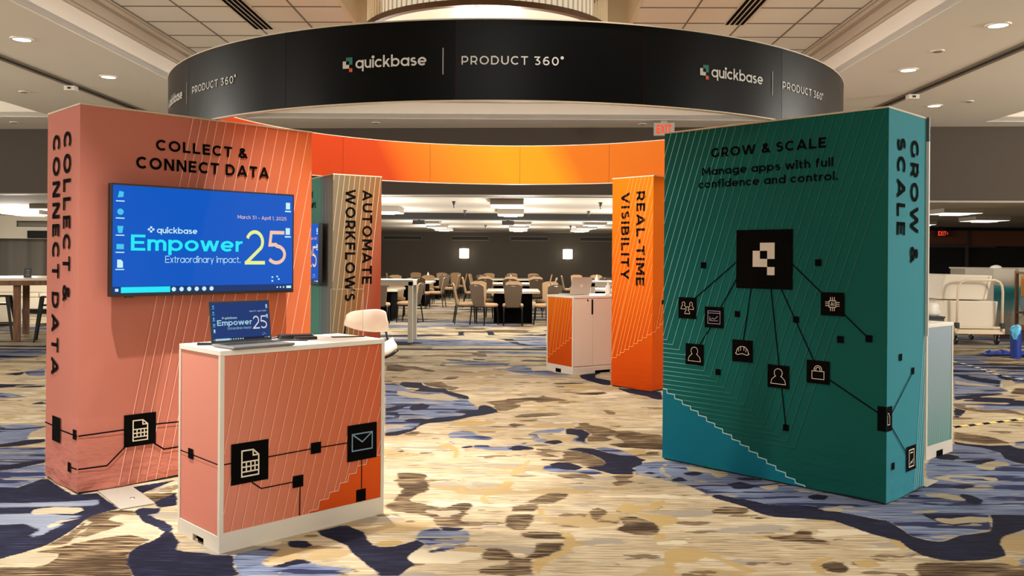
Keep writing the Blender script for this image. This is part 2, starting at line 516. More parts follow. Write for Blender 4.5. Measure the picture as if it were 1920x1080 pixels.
# ------------------------------------------------------------------ the hall
CARPET = """n:-132,1021,-130,1043,-107,1036,-103,1016,-91,997,-74,990,-71,975,-60,958,-46,938,-44,921,-46,914,-63,937,-70,950,-75,961,-96,965,-110,970,-103,989,-122,999
n:-32,878,-26,883,-21,875,-13,853,-13,842,-23,828,-39,814,-54,793,-74,783,-80,773,-82,755,-85,746,-95,727,-105,725,-107,739,-93,750,-85,759,-81,787,-90,787,-98,792,-94,804,-83,806,-77,802,-71,810,-56,817,-47,821,-42,832,-49,837,-58,842,-50,848,-33,851
n:-101,863,-98,881,-92,890,-82,879,-82,861,-93,846,-98,849
n:-124,859,-117,868,-101,881,-105,869,-112,846,-121,840
n:-120,834,-109,835,-104,819,-105,804,-109,809,-109,821,-119,825
b:-151,1042,-132,1018,-121,995,-109,966,-74,961,-61,934,-46,914,-37,881,-33,872,-33,849,-39,817,-54,796,-75,785,-85,757,-107,739
t:-127,973,-110,959,-94,946,-75,957,-63,933,-52,914,-62,907,-84,913,-104,925,-124,944
t:-112,774,-90,775,-99,759,-109,752
w:-174,1207,-159,1212,-145,1192,-128,1188,-113,1162,-99,1147,-104,1132,-131,1161,-149,1176,-133,1156,-143,1135,-164,1144
w:-105,1036,-84,1046,-78,1029,-74,1013,-58,999,-67,976,-80,994,-100,1016
w:-27,903,-19,906,-4,916,14,930,24,934,24,911,14,904,0,888,11,883,6,865,-4,850,-12,847,-17,867,-17,881
w:-85,1063,-80,1090,-64,1094,-67,1077,-74,1064
w:-61,1366,-40,1356,-36,1315,-48,1307,-62,1347
w:-155,1463,-134,1456,-123,1482,-92,1476,-90,1451,-121,1461,-138,1440
w:-193,1444,-166,1446,-156,1423,-168,1403,-187,1412
w:-173,1299,-160,1309,-145,1301,-162,1283
b:-101,1218,-86,1248,-58,1262,-28,1240,0,1236,-5,1206,-27,1199,-55,1209,-84,1224
n:-101,1278,-73,1273,-68,1261,-87,1260
n:-58,1287,-38,1282,-39,1269,-54,1272
n:-101,1218,-87,1207,-97,1201
b:-11,1168,3,1179,6,1213,18,1202,27,1176,29,1145,13,1149,-1,1153
n:-51,1649,-44,1671,-51,1773,-37,1763,-33,1694,-10,1674,23,1699,43,1711,42,1678,11,1633,-11,1611,9,1527,24,1488,38,1486,37,1469,22,1481,0,1527,-15,1591,-37,1619
b:-9,1611,23,1688,43,1689,38,1486,24,1493,9,1527
n:-107,1756,-94,1770,-95,1711,-87,1646,-101,1655
b:-11,1162,4,1201,27,1187,27,1146,44,1165,61,1130,88,1118,67,1109,51,1104,31,1111,6,1135
n:88,1114,95,1123,116,1146,117,1133,108,1115,106,1090,122,1067,118,1026,109,1029,100,1051,93,1066,87,1089
n:121,1037,127,1002,148,996,169,977,161,922,153,927,148,945,131,969,124,995
n:-19,1666,32,1690,68,1712,67,1673,37,1652,1,1612,14,1529,35,1491,59,1471,58,1441,36,1461,12,1505,-9,1577
b:1,1612,49,1672,67,1673,59,1471,35,1491,14,1529
w:-10,903,-5,920,30,933,34,949,38,937,51,928,62,912,46,908,30,899,21,910,12,904,2,892,11,882,4,866,-9,848
w:67,960,88,970,104,974,107,965,95,952,77,954
w:48,1041,74,1046,95,1043,78,1035,54,1030
w:94,883,101,880,96,874
w:90,859,98,857,102,842,100,833,93,835
w:1,815,11,834,42,842,50,833,39,823,16,815
w:4,799,23,809,27,802,16,791
w:-3,776,2,788,14,778,3,770
g:60,1027,79,1028,108,1015,91,1000,63,1006
w:-91,734,-85,743,-82,748,-77,744,-79,728,-86,728
b:-53,727,-52,743,-42,749,-33,747,-29,735,-21,727,-13,720,-17,713,-28,713,-38,718,-50,719
b:-51,707,-46,704,-45,695,-48,698
n:-41,683,-37,687,-32,691,-29,686,-34,681
b:-29,692,-18,694,-16,687,-3,687,7,693,18,686,18,679,-3,674,-20,676,-23,680,-28,680
n:-4,681,5,687,18,683,18,679,4,675
w:-87,669,-85,675,-82,669,-83,664
t:-69,658,-63,657,-61,662,-64,667,-60,675,-52,681,-47,676,-51,675,-58,672,-61,666,-56,659,-59,652,-65,653
t:-90,627,-84,622,-77,624,-74,618,-80,612,-88,611
t:-37,573,-34,576,-34,585,-31,589,-30,583,-25,574,-26,570,-22,567,-18,560,-25,560,-30,568
g:-59,688,-50,698,-42,683,-39,668,-39,643,-43,648,-43,668,-49,679
g:-2,597,3,616,11,634,12,645,6,658,10,656,15,639,11,624,6,600
g:-19,539,-13,558,-7,571,-3,583,3,579,-1,563,-9,554,-15,543,-12,530,-16,526
g:-35,568,-30,562,-27,552,-29,536,-32,533,-31,550
g:-57,770,-52,786,-38,799,-11,792,-18,780,-41,775
w:-79,580,-75,585,-79,601,-72,603,-62,600,-56,594,-58,584,-54,576,-52,560,-54,553,-59,548,-62,536,-60,530,-53,527,-47,522,-75,521,-74,526,-71,530,-71,541,-69,561,-74,569,-74,575
w:-75,521,-73,525,-68,529,-66,535,-60,531,-54,528,-49,523,-42,518,-37,519,-34,526,-30,529,-24,529,-22,521,-25,514,-26,509,-23,506,-28,501,-29,495,-25,491,-23,488,-24,483,-31,482,-40,482,-43,490,-44,498,-51,504,-60,507,-68,510,-73,516
t:-51,512,-48,514,-43,512,-38,513,-31,514,-28,509,-30,506,-34,505,-35,500,-40,500,-43,506,-48,508
n:-40,481,-36,482,-25,480,-26,476,-31,474,-37,475
b:-50,467,-49,473,-45,478,-40,481,-37,475,-31,474,-23,475,-21,461,-21,458,-25,454,-33,455,-38,453,-42,449,-44,453,-50,459,-50,465
b:-43,440,-37,445,-34,450,-27,452,-29,446,-33,442,-38,440
n:-80,471,-77,465,-74,456,-70,449,-65,447,-59,449,-53,454,-51,460,-49,459,-44,453,-46,446,-49,440,-51,431,-46,422,-48,418,-51,410,-52,407,-62,407,-62,412,-66,419,-69,422,-72,427
n:-105,472,-92,484,-86,478,-79,471,-76,459,-72,451,-66,446,-59,407,-63,412,-70,422,-81,441,-84,449,-91,456,-100,464,-102,467
g:-70,452,-68,457,-60,458,-55,456,-57,452,-63,448,-67,449
n:-117,454,-114,457,-107,456,-102,450,-104,445,-111,445,-114,448
n:-148,433,-138,434,-135,424,-131,414,-125,405,-138,405
b:-138,434,-126,445,-117,442,-120,429,-121,423,-117,418,-110,417,-107,406,-125,405,-131,414,-135,424
b:-110,418,-104,428,-99,426,-92,420,-78,417,-74,414,-75,411,-81,407,-89,406,-107,406
n:-115,417,-104,430,-99,426,-93,422,-103,422,-108,417
t:-105,435,-105,439,-97,435,-103,432,-98,427,-90,424,-76,419,-73,415,-75,409,-77,409,-74,413,-76,416,-88,420,-96,424,-103,429
b:14,737,21,750,38,760,46,767,48,758,41,744,30,742,22,738,24,722,31,716,27,706,22,706,19,716
n:48,760,52,764,63,759,68,741,64,727,61,714,62,706,53,713,57,725,56,734,47,739
b:50,713,56,729,60,710,64,701,59,701
n:26,704,34,714,40,714,43,705,35,697
w:60,788,71,790,71,780,83,771,92,753,103,754,112,748,112,743,124,741,128,738,127,706,119,681,106,684,87,688,78,700,91,705,93,712,88,725,86,728,91,739,85,744,69,741,63,759,55,764,62,778
w:63,724,69,739,85,742,91,739,79,728,85,718,76,708,63,707
w:95,659,103,664,106,674,115,673,113,667,115,661,102,659
g:87,676,100,684,106,675,103,666,92,665
n:42,680,54,686,65,683,74,670,85,660,95,659,97,651,101,646,96,639,97,634,87,620,89,611,85,609,86,602,71,602,60,615,52,621,67,628,70,635,68,649,62,661,53,673
b:66,686,74,690,83,683,93,666,95,659,85,660,74,670
w:39,674,52,675,62,661,68,649,70,633,67,615,58,619,50,632,38,638,22,642,24,647,38,645,40,650,39,659,42,664
w:14,665,28,664,35,657,36,652,22,657
n:28,629,34,637,44,635,52,621,46,612,37,614,30,620
b:22,616,25,626,28,626,37,614,46,612,58,615,67,603,57,601,45,607,29,607
w:30,599,42,603,54,601,57,592,60,588,52,589,37,590
w:67,596,76,601,85,599,83,592,79,590,83,581,78,577,70,571,67,579,73,584,71,592
b:86,616,99,639,111,637,115,640,108,619,106,605,111,595,109,584,98,593,87,602,87,609
n:93,606,98,610,102,606,99,602
n:98,595,103,598,106,591
n:1,689,8,693,19,684,8,675,1,673
n:7,699,14,706,13,698
w:19,683,27,681,40,679,29,674,21,675
w:1,522,9,527,16,527,17,522,15,513,7,513,1,511
w:9,530,16,541,23,552,37,552,35,542,27,530,20,527
w:-2,504,1,505,13,508,14,499,12,487,8,477,1,477,-3,487
w:4,471,11,474,27,474,29,463,14,462,8,465
w:14,455,28,456,27,446,19,436,11,430,10,421,12,408,-1,408,-1,429,1,433,7,433,12,440
w:-14,432,-14,438,-11,447,-5,448,-1,443,3,433,1,430,-11,429
w:-15,416,-8,422,6,423,6,408,-14,410
g:17,517,20,525,23,526,20,519,21,504,23,484,28,476,33,473,35,462,33,450,30,439,22,430,18,426,15,417,14,408,12,408,10,421,12,430,19,436,26,444,28,451,29,464,27,475,22,483,20,497,16,508
w:46,510,50,521,54,521,58,511,52,502,52,496,59,496,62,488,57,492,50,493,47,500
w:62,503,72,504,82,492,83,479,80,471,73,468,63,473,58,479,64,488,63,495
g:62,516,71,535,76,527,82,524,95,540,96,532,87,517,80,518,74,511,89,506,94,506,91,489,85,487,83,473,84,466,79,460,75,464,80,471,83,482,82,495,74,506,68,512
g:86,533,94,538,96,531,87,518,84,516
g:81,501,91,508,97,501,94,490,84,486,84,463,76,461,80,469,84,488,79,490
g:79,444,85,449,96,448,101,443,106,436,111,428,120,417,115,413,109,421,105,431,97,436,90,426,82,430,77,409,73,409
w:119,514,123,521,131,526,142,523,142,517,138,510,141,504,154,505,142,500,136,511,127,509,119,511
w:138,470,144,470,152,471,160,481,165,481,166,475,162,469,170,462,164,455,152,460,141,462
w:152,425,157,430,162,431,164,429,165,422,160,414,153,416
g:147,425,153,434,160,437,165,435,157,431,151,424,152,414,147,414
n:126,549,132,553,140,545,149,540,158,530,185,528,197,515,189,495,183,499,164,503,153,505,146,513,142,525,137,532,129,542
b:104,642,120,643,152,612,175,586,211,552,197,515,184,527,158,530,140,545,126,550,118,573,107,584,96,597
n:144,579,155,584,163,574,156,566,146,566
n:120,607,131,613,135,606,128,599,122,601
n:187,549,196,555,202,551,197,542,188,542
n:108,588,117,597,120,585,110,583
t:126,628,135,625,152,610,151,602,141,592,140,608,126,614
t:163,572,175,577,178,576,174,567,168,563,165,568
t:185,570,191,564,204,556,197,557,186,561
t:184,524,200,522,197,516,188,518
t:105,614,111,632,117,637,110,624,108,605,112,599,109,594,105,602
n:191,515,199,513,209,504,217,499,218,485,218,471,223,465,229,462,237,467,246,474,257,477,266,481,273,492,280,505,282,512,291,513,307,512,292,487,287,485,279,479,267,471,260,461,253,442,245,437,233,433,223,432,216,434,209,441,207,453,208,463,204,467,198,474,194,481,190,490,185,499
n:241,514,246,512,272,511,275,509,262,494,250,490,245,497,244,502
t:245,502,249,506,256,504,261,506,269,509,273,508,281,507,277,499,270,497,263,497,251,493,246,497
b:210,567,230,544,233,535,278,581,302,623,375,626,307,512,282,512,269,485,246,474,229,462,218,471,218,491,217,499,199,513,192,517
t:291,600,309,608,327,603,336,600,333,593,327,591,325,598,306,602,300,596,307,590,318,585,307,585,296,592
t:264,556,278,560,285,554,286,543,279,542,273,547,265,552
t:239,518,253,521,258,519,250,515,238,515
n:251,551,257,556,263,552,253,548
n:287,574,305,581,311,577,297,570
n:288,559,295,555,296,543,289,534,283,534,284,545
w:198,425,204,430,220,433,244,431,248,426,252,421,245,409,193,408
g:246,436,253,437,251,423,248,426,246,431
g:202,466,208,466,209,453,203,450,202,459
g:170,431,180,434,183,426,176,422,170,423
b:254,434,259,438,262,436,256,426,252,426
n:587,1154,596,1148,600,1120,616,1094,595,1057,583,1071,576,1097,581,1136
n:490,961,523,975,557,990,557,981,524,963,498,949,476,932
n:452,887,456,870,440,846,421,821,422,827
n:367,720,374,711,390,705,407,708,406,695,417,693,383,637,376,647,375,659,383,679,379,696,363,709
n:323,665,339,674,344,664,333,652,323,655
n:335,648,351,654,367,657,355,641,346,639
n:651,1175,645,1139,639,1090,625,1089,627,1116
b:677,1329,715,1364,708,1316,697,1256,671,1234,652,1175,616,1094,581,1032,576,1004,531,976,479,940
b:323,665,361,709,417,693,354,589,281,586,303,634
t:338,632,350,643,362,651,370,647,367,638,353,632,345,621,340,624
t:556,1090,562,1070,587,1042,566,1040,540,1054
t:617,1094,634,1100,613,1053,584,1032
w:472,924,473,899,464,891,470,877,493,875,499,882,506,869,503,855,503,836,493,855,468,860,457,870,454,891
w:388,760,398,753,410,739,412,715,388,712,371,728
w:566,986,597,1028,616,1024,583,970
n:-446,754,-443,758,-434,744,-421,745,-404,756,-402,751,-418,739,-437,738
b:-436,737,-409,742,-397,716,-400,706,-410,693
n:-403,682,-394,691,-391,700,-377,704,-371,692,-383,677,-397,671
b:-397,671,-360,672,-335,626,-356,602
n:-361,611,-350,623,-338,631,-334,624,-343,607,-353,597
b:-353,597,-333,621,-311,582,-320,542
n:-322,542,-315,557,-311,582,-300,570,-269,513,-304,512
b:-848,1432,-779,1451,-698,1301,-722,1219
n:-841,1420,-793,1477,-779,1451,-807,1415
n:-587,991,-566,992,-561,980,-573,968
n:-559,980,-533,994,-527,982,-546,973
n:-481,867,-475,886,-464,868
b:-621,1106,-611,1139,-571,1065,-595,1071
n:-633,1083,-617,1107,-606,1070
n:-322,542,-308,570,-309,579,-272,540,-259,545,-230,511,-236,504,-240,493,-238,482,-237,464,-238,445,-243,436,-251,422
l:-296,498,-277,501,-244,497,-251,490,-251,477,-257,473,-269,481,-285,479
l:-255,461,-256,477,-248,482,-249,457
l:-310,520,-269,525,-251,530,-246,518,-264,515,-305,512
t:-277,502,-279,510,-269,514,-253,513,-249,508,-251,500,-263,501,-273,498
t:-258,481,-253,477,-254,488,-242,493,-249,486,-250,473
n:-219,506,-219,514,-212,513,-206,512,-203,501,-209,501,-201,493,-194,488,-187,480,-180,465,-172,452,-170,441,-163,438,-152,436,-144,431,-142,433,-132,400,-172,399,-185,420,-191,435,-191,446,-187,454,-186,461,-187,469,-194,477,-205,486,-212,495
n:-245,558,-225,576,-222,579,-231,544
n:-216,524,-210,547,-199,519,-207,514
w:-241,493,-236,506,-229,510,-219,507,-212,495,-205,487,-212,482,-222,464,-229,447,-238,445,-236,462,-238,482
w:-239,436,-228,446,-219,456,-204,465,-188,457,-191,446,-190,433,-184,420,-172,399,-237,398,-246,414,-227,415,-223,426,-225,433
w:-230,544,-210,547,-208,534,-217,524
t:-239,486,-240,491,-234,486,-231,476,-229,462,-225,456,-229,447,-231,462,-233,476
t:-250,421,-247,431,-238,435,-226,434,-223,428,-223,418,-228,415,-235,418,-245,413
t:-227,490,-226,500,-213,498,-205,485,-194,476,-188,469,-188,455,-204,466,-219,456,-229,447,-219,470,-213,482
g:-219,495,-216,500,-208,489,-212,485"""
def carpet_material():
    m = mat('patterned_carpet', (200, 176, 135), .95, spec=.1)
    nt = NT(m)
    v, x, y, z = nt.objxyz()
    streak = nt.noise(v, (1.1, 42, 1), 2.2, 3)              # woven cross-streaks
    streak2 = nt.noise(v, (2.5, 75, 1), 2.0, 2)
    streak3 = nt.noise(v, (1.7, 60, 1), 2.0, 2)
    big = nt.noise(v, (.55, 1.5, 1), 1.7, 3)
    patch = nt.noise(v, (.7, 2.4, 1), 2.3, 4)
    grain = nt.noise(v, (60, 160, 1), 3.0, 2)
    edge = nt.math('ADD', nt.math('MULTIPLY', nt.math('SUBTRACT', streak2, .5), .06), nt.math('MULTIPLY', nt.math('SUBTRACT', nt.noise(v, (6, 14, 1), 1.5, 2), .5), .03))
    def a(name):
        return nt.n('ShaderNodeAttribute', attribute_name=name).outputs['Fac']
    def mask(name, extra=1.0):
        d = nt.math('ADD', a(name), nt.math('MULTIPLY', edge, extra))
        mr = nt.n('ShaderNodeMapRange')
        mr.inputs[1].default_value = -.004
        mr.inputs[2].default_value = .004
        nt.l(d, mr.inputs[0])
        return mr.outputs[0]
    def stripes(f, lo, hi):
        mr = nt.n('ShaderNodeMapRange')
        mr.inputs[1].default_value = lo
        mr.inputs[2].default_value = hi
        nt.l(f, mr.inputs[0])
        return mr.outputs[0]
    base = nt.mix(stripes(streak, .36, .62), lin((150, 131, 101)), lin((190, 174, 143)))
    far = a('far')
    near = nt.math('SUBTRACT', 1.0, nt.math('MULTIPLY', far, .75))
    base = nt.mix(nt.math('MULTIPLY', near, nt.math('MULTIPLY', stripes(streak2, .55, .63), stripes(big, .40, .54))), base, lin((96, 75, 52)))
    base = nt.mix(nt.math('MULTIPLY', stripes(streak3, .56, .61), stripes(big, .58, .44)), base, lin((206, 195, 172)))
    base = nt.mix(nt.math('MULTIPLY', stripes(patch, .58, .60), .8), base, lin((140, 132, 121)))
    base = nt.mix(nt.math('MULTIPLY', stripes(nt.noise(v, (.9, 2.0, 1), 1.4, 2), .60, .615), .8), base, lin((160, 136, 94)))
    base = nt.mix(nt.math('MULTIPLY', stripes(nt.noise(v, (1.3, 3.4, 1), 1.9, 3), .63, .64), .85), base, lin((98, 78, 55)))
    base = nt.mix(nt.math('MULTIPLY', stripes(nt.noise(v, (1.0, 3.0, 1), 1.5, 3), .37, .36), .9), base, lin((196, 184, 158)))
    base = nt.mix(nt.math('MULTIPLY', far, nt.math('MULTIPLY', stripes(nt.noise(v, (.8, 3.2, 1), 1.1, 3), .56, .575), .85)), base, lin((92, 74, 54)))
    gold = nt.mix(stripes(streak, .35, .7), lin((160, 134, 86)), lin((176, 152, 104)))
    brown = nt.mix(stripes(streak2, .40, .62), lin((36, 25, 17)), lin((78, 59, 40)))
    brown = nt.mix(nt.math('MULTIPLY', stripes(streak3, .53, .57), stripes(big, .36, .50)), brown, lin((164, 142, 108)))
    blue = nt.mix(stripes(streak, .38, .62), lin((70, 82, 116)), lin((134, 144, 164)))
    blue = nt.mix(stripes(nt.noise(v, (.8, 4.5, 1), 1.6, 3), .54, .56), blue, lin((40, 45, 78)))
    blue = nt.mix(nt.math('MULTIPLY', stripes(nt.noise(v, (.7, 3.5, 1), 2.6, 2), .60, .62), .8), blue, lin((158, 148, 128)))
    blue = nt.mix(nt.math('MULTIPLY', stripes(streak3, .57, .61), .7), blue, lin((30, 33, 54)))
    navy = nt.mix(stripes(streak2, .54, .74), lin((15, 17, 36)), lin((52, 60, 94)))
    light_ = nt.mix(stripes(streak, .35, .65), lin((92, 102, 128)), lin((134, 138, 145)))
    top = nt.mix(stripes(streak2, .38, .62), lin((142, 127, 101)), lin((172, 162, 139)))
    c = nt.mix(mask('gold', .6), base, gold)
    c = nt.mix(mask('brown', 1.2), c, brown)
    c = nt.mix(mask('blue'), c, blue)
    c = nt.mix(mask('navy', .5), c, navy)
    c = nt.mix(mask('pale'), c, light_)
    c = nt.mix(mask('cream', .5), c, top)
    c = nt.mix(nt.math('MULTIPLY', stripes(grain, .35, .65), .12), c, lin((70, 60, 48)))
    nt.l(c, nt.b.inputs['Base Color'])
    nt.bump(grain, .25, .004)
    return m
def floor_mesh():
    rnd = random.Random(11)
    polys = {k: [] for k in 'gwbnlt'}
    for row in CARPET.strip().split('\n'):
        k, s = row.split(':')
        q = np.array([float(t) for t in s.split(',')]).reshape(-1, 2) / 100.0
        polys[k].append(q)
    # the same woven drifts carry on through the banquet room and both sides
    def drift(k, cx, cy, w, h):
        n = 16
        ph = [rnd.uniform(0, 6.28) for _ in range(3)]
        pts = []
        for i in range(n):
            t = 2 * math.pi * i / n
            r = 1 + .28 * math.sin(2 * t + ph[0]) + .22 * math.sin(3 * t + ph[1]) + .12 * math.sin(5 * t + ph[2])
            pts.append((cx + w * r * math.cos(t) + .25 * h * math.sin(t), cy + h * r * math.sin(t)))
        polys[k].append(np.array(pts))
    for i in range(85):
        y = 13.6 + 24 * rnd.random() ** 1.3
        x = rnd.uniform(-.72, .72) * y
        if 12 < y < 15.2 and -3.4 < x < .6:
            continue
        drift('b', x, y, rnd.uniform(.6, 2.2), rnd.uniform(.15, .6))
    for i in range(95):
        y = 13.8 + 22 * rnd.random() ** 1.3
        x = rnd.uniform(-.72, .72) * y
        drift('n', x, y, rnd.uniform(.4, 1.5), rnd.uniform(.08, .26))
    for i in range(70):
        y = 13.5 + 20 * rnd.random() ** 1.3
        drift('t', rnd.uniform(-.6, .6) * y, y, rnd.uniform(.5, 1.8), rnd.uniform(.06, .22))
    for i in range(60):
        y = 12.5 + 22 * rnd.random() ** 1.3
        x = rnd.uniform(-.7, .7) * y
        drift('w', x, y, rnd.uniform(.3, 1.0), rnd.uniform(.08, .3))
    for i in range(26):                                     # right and left of the stands
        y = rnd.uniform(8.6, 14)
        s = 1 if i % 2 else -1
        x = s * rnd.uniform(.5, .85) * y
        drift('b', x, y, rnd.uniform(.5, 1.3), rnd.uniform(.15, .4))
        drift('n', x + rnd.uniform(-1, 1), y + .3, rnd.uniform(.4, 1.0), rnd.uniform(.06, .16))
    for k, x, y, w, h in (('b', 4.2, 6.15, .55, .28), ('b', 4.0, 5.45, .5, .25), ('b', 3.75, 4.85, .45, .2), ('n', 4.15, 5.75, .5, .12), ('n', 3.7, 4.55, .5, .16), ('b', 5.0, 7.2, .7, .25), ('n', 5.2, 6.9, .5, .1),
                          ('n', -3.35, 4.7, .5, .25), ('n', -3.5, 5.3, .5, .3), ('b', -3.9, 5.9, .6, .3), ('b', -4.4, 7.2, .6, .3), ('w', -2.9, 4.15, .5, .2), ('w', 3.1, 3.75, .5, .15), ('n', -2.2, 3.7, .5, .25), ('w', -1.0, 3.6, .6, .2), ('w', 1.6, 3.5, .5, .18), ('b', .3, 3.55, .5, .15)):
        drift(k, x, y, w, h)
    xs = np.concatenate([np.arange(-24, -7, .25), np.arange(-7, -4.2, .08), np.arange(-4.2, 4.2, .035), np.arange(4.2, 8, .08), np.arange(8, 24.1, .25)])
    ys = np.concatenate([np.arange(-6, 2.2, .4), np.arange(2.2, 8, .028), np.arange(8, 16, .05), np.arange(16, 37.6, .12)])
    X, Y = np.meshgrid(xs, ys)
    nx, ny = len(xs), len(ys)
    fields = {}
    for k in 'gwbnlt':
        D = np.full(X.shape, -.3)
        for q in polys[k]:
            x0, y0 = q.min(0) - .25
            x1, y1 = q.max(0) + .25
            i0, i1 = np.searchsorted(xs, (x0, x1))
            j0, j1 = np.searchsorted(ys, (y0, y1))
            if i1 <= i0 or j1 <= j0:
                continue
            gx, gy = X[j0:j1, i0:i1], Y[j0:j1, i0:i1]
            best = np.full(gx.shape, 9.0)
            ins = np.zeros(gx.shape, bool)
            n = len(q)
            for a in range(n):
                ax, ay = q[a]
                bx, by = q[(a + 1) % n]
                ex, ey = bx - ax, by - ay
                t = np.clip(((gx - ax) * ex + (gy - ay) * ey) / (ex * ex + ey * ey + 1e-9), 0, 1)
                best = np.minimum(best, np.hypot(gx - ax - t * ex, gy - ay - t * ey))
                c = ((ay > gy) != (by > gy))
                with np.errstate(divide='ignore', invalid='ignore'):
                    xi = ax + (gy - ay) * ex / (ey if ey else 1e-9)
                ins ^= c & (gx < xi)
            sd = np.where(ins, best, -best)
            D[j0:j1, i0:i1] = np.maximum(D[j0:j1, i0:i1], sd)
        fields[k] = D
    me = bpy.data.meshes.new('floor')
    co = np.stack([X.ravel(), Y.ravel(), np.zeros(X.size)], 1).astype(np.float32)
    me.vertices.add(co.shape[0])
    me.vertices.foreach_set('co', co.ravel())
    idx = np.arange(nx * ny).reshape(ny, nx)
    quads = np.stack([idx[:-1, :-1], idx[:-1, 1:], idx[1:, 1:], idx[1:, :-1]], -1).reshape(-1, 4)
    me.loops.add(quads.size)
    me.polygons.add(quads.shape[0])
    me.loops.foreach_set('vertex_index', quads.ravel().astype(np.int32))
    me.polygons.foreach_set('loop_start', np.arange(0, quads.size, 4, dtype=np.int32))
    me.update(calc_edges=True)
    for k, nm in zip('gwbnlt', ('gold', 'brown', 'blue', 'navy', 'pale', 'cream')):
        at = me.attributes.new(nm, 'FLOAT', 'POINT')
        at.data.foreach_set('value', fields[k].ravel().astype(np.float32))
    at = me.attributes.new('far', 'FLOAT', 'POINT')
    at.data.foreach_set('value', np.clip((Y - 10) / 3, 0, 1).ravel().astype(np.float32))
    me.materials.append(carpet_material())
    o = bpy.data.objects.new('floor', me)
    COL.objects.link(o)
    return struct(o)
floor_mesh()

PLASTER = mat('soffit_plaster', (222, 219, 213), .9)
FASCIA = mat('fascia_plaster', (224, 216, 202), .9)
COVE = mat('cove_moulding', (186, 172, 154), .6)
TILE = mat('acoustic_tile', (232, 229, 222), .95)
TBAR = mat('ceiling_bar', (120, 112, 100), .7)
HEADER = mat('dark_wallcovering', (70, 62, 54), .9)
TAUPE = mat('taupe_wallcovering', (74, 66, 55), .9)
FARCEIL = mat('banquet_ceiling_paint', (168, 158, 142), .9)
SH, TH = 3.66, 4.13                # soffit and tile heights
XL, XR, YN, YF = -4.42, 3.60, -3.0, 13.55
def rbox(mb, x0, x1, y0, y1, z0, z1, mi=0):
    k = len(mb.v)
    mb.box(x0, x1, y0, y1, z0, z1, mi)
    mb.v[k:] = [rm(p[0], p[1]) + (p[2],) for p in mb.v[k:]]
# soffits around three coffers (the middle one in full view)
OL, OR_ = -7.4, 7.1
mb = MB()
rbox(mb, OL, XL, YN, YF, SH, SH + .08)
rbox(mb, XR, OR_, YN, YF, SH, SH + .08)
rbox(mb, -16, 16, YF, 15.2, SH, SH + .08)
struct(mb.build('ceiling', PLASTER))
mb = MB()
for x in (XL, XR, OL, OR_):
    s = .04 if x in (XR, OL) else -.04
    rbox(mb, min(x, x + s) if x in (XL, XR) else min(x, x - s), max(x, x + s) if x in (XL, XR) else max(x, x - s), YN, YF, SH + .005, 3.92)
rbox(mb, XL, XR, YF, YF + .05, SH + .005, 3.92)
rbox(mb, -16, OL, YF, YF + .05, SH + .005, 3.92)
rbox(mb, OR_, 16, YF, YF + .05, SH + .005, 3.92)
struct(mb.build('trim_1', FASCIA))
mb = MB()                           # stepped cove moulding round the coffers
def cove(x, s, y0, y1):
    for dx, z0, z1 in ((0, 3.91, 3.95), (.03, 3.95, 3.98), (.02, 3.98, 4.06), (.09, 4.06, 4.10), (.12, 4.10, TH)):
        rbox(mb, min(x - s * .05, x + s * dx), max(x - s * .05, x + s * dx), y0, y1, z0, z1)
cove(XL, 1, YN, YF); cove(XR, -1, YN, YF); cove(OL, -1, YN, YF); cove(OR_, 1, YN, YF)
for x0, x1 in ((XL, XR), (-16, OL), (OR_, 16)):
    for dy, z0, z1 in ((0, 3.91, 3.95), (.03, 3.95, 3.98), (.02, 3.98, 4.06), (.09, 4.06, 4.10), (.12, 4.10, TH)):
        rbox(mb, x0, x1, YF - dy, YF + .05, z0, z1)
struct(mb.build('trim_2', COVE))
CX0, CX1, CY0, CY1 = -1.94, 1.155, 6.95, 10.05      # recess of the chandelier
mb = MB()
for x0, x1, y0, y1 in ((XL - .05, CX0, YN, YF + .05), (CX1, XR + .05, YN, YF + .05), (CX0, CX1, YN, CY0), (CX0, CX1, CY1, YF + .05), (-16, OL + .05, YN, YF + .05), (OR_ - .05, 16, YN, YF + .05)):
    rbox(mb, x0, x1, y0, y1, TH, TH + .05)
struct(mb.build('ceiling_tiles', TILE))
mb = MB()
for x0, x1, y0, y1 in ((CX0 - .02, CX0 + .02, CY0, CY1), (CX1 - .02, CX1 + .02, CY0, CY1), (CX0, CX1, CY0 - .02, CY0 + .02), (CX0, CX1, CY1 - .02, CY1 + .02)):
    rbox(mb, x0, x1, y0, y1, TH - .01, 4.75)
rbox(mb, CX0 - .1, CX1 + .1, CY0 - .1, CY1 + .1, 4.75, 4.8)
struct(mb.build('trim_3', mat('recess_paint', (228, 214, 188), .85)))
mb = MB()                           # T-bar grid
k = 0
x = XL + .12
while x < XR:
    for y0, y1 in ([(YN, YF)] if not CX0 < x < CX1 else [(YN, CY0), (CY1, YF)]):
        rbox(mb, x - .008, x + .008, y0, y1, TH - .006, TH + .002)
    x += .607
y = 9.12 - .6 * 20
while y < YF:
    if y > YN:
        for x0, x1 in ([(XL + .12, XR - .12)] if not CY0 < y < CY1 else [(XL + .12, CX0), (CX1, XR - .12)]):
            rbox(mb, x0, x1, y - .008, y + .008, TH - .006, TH + .002)
    y += .6
for x0, x1 in ((XL + .10, XL + .125), (XR - .125, XR - .10)):
    rbox(mb, x0, x1, YN, YF, TH - .012, TH + .002)
struct(mb.build('trim_4', TBAR))
mb = MB()                           # folding-partition tracks in the soffits
for x in (-5.78, 4.97):
    rbox(mb, x - .09, x + .09, YN, YF + .9, SH - .008, SH + .02, 0)
    rbox(mb, x - .03, x + .03, YN, YF + .9, SH - .010, SH, 1)
struct(mb.build('trim_5', [mat('track_cover', (120, 112, 100), .5), mat('track_slot', (26, 24, 22), .7)]))

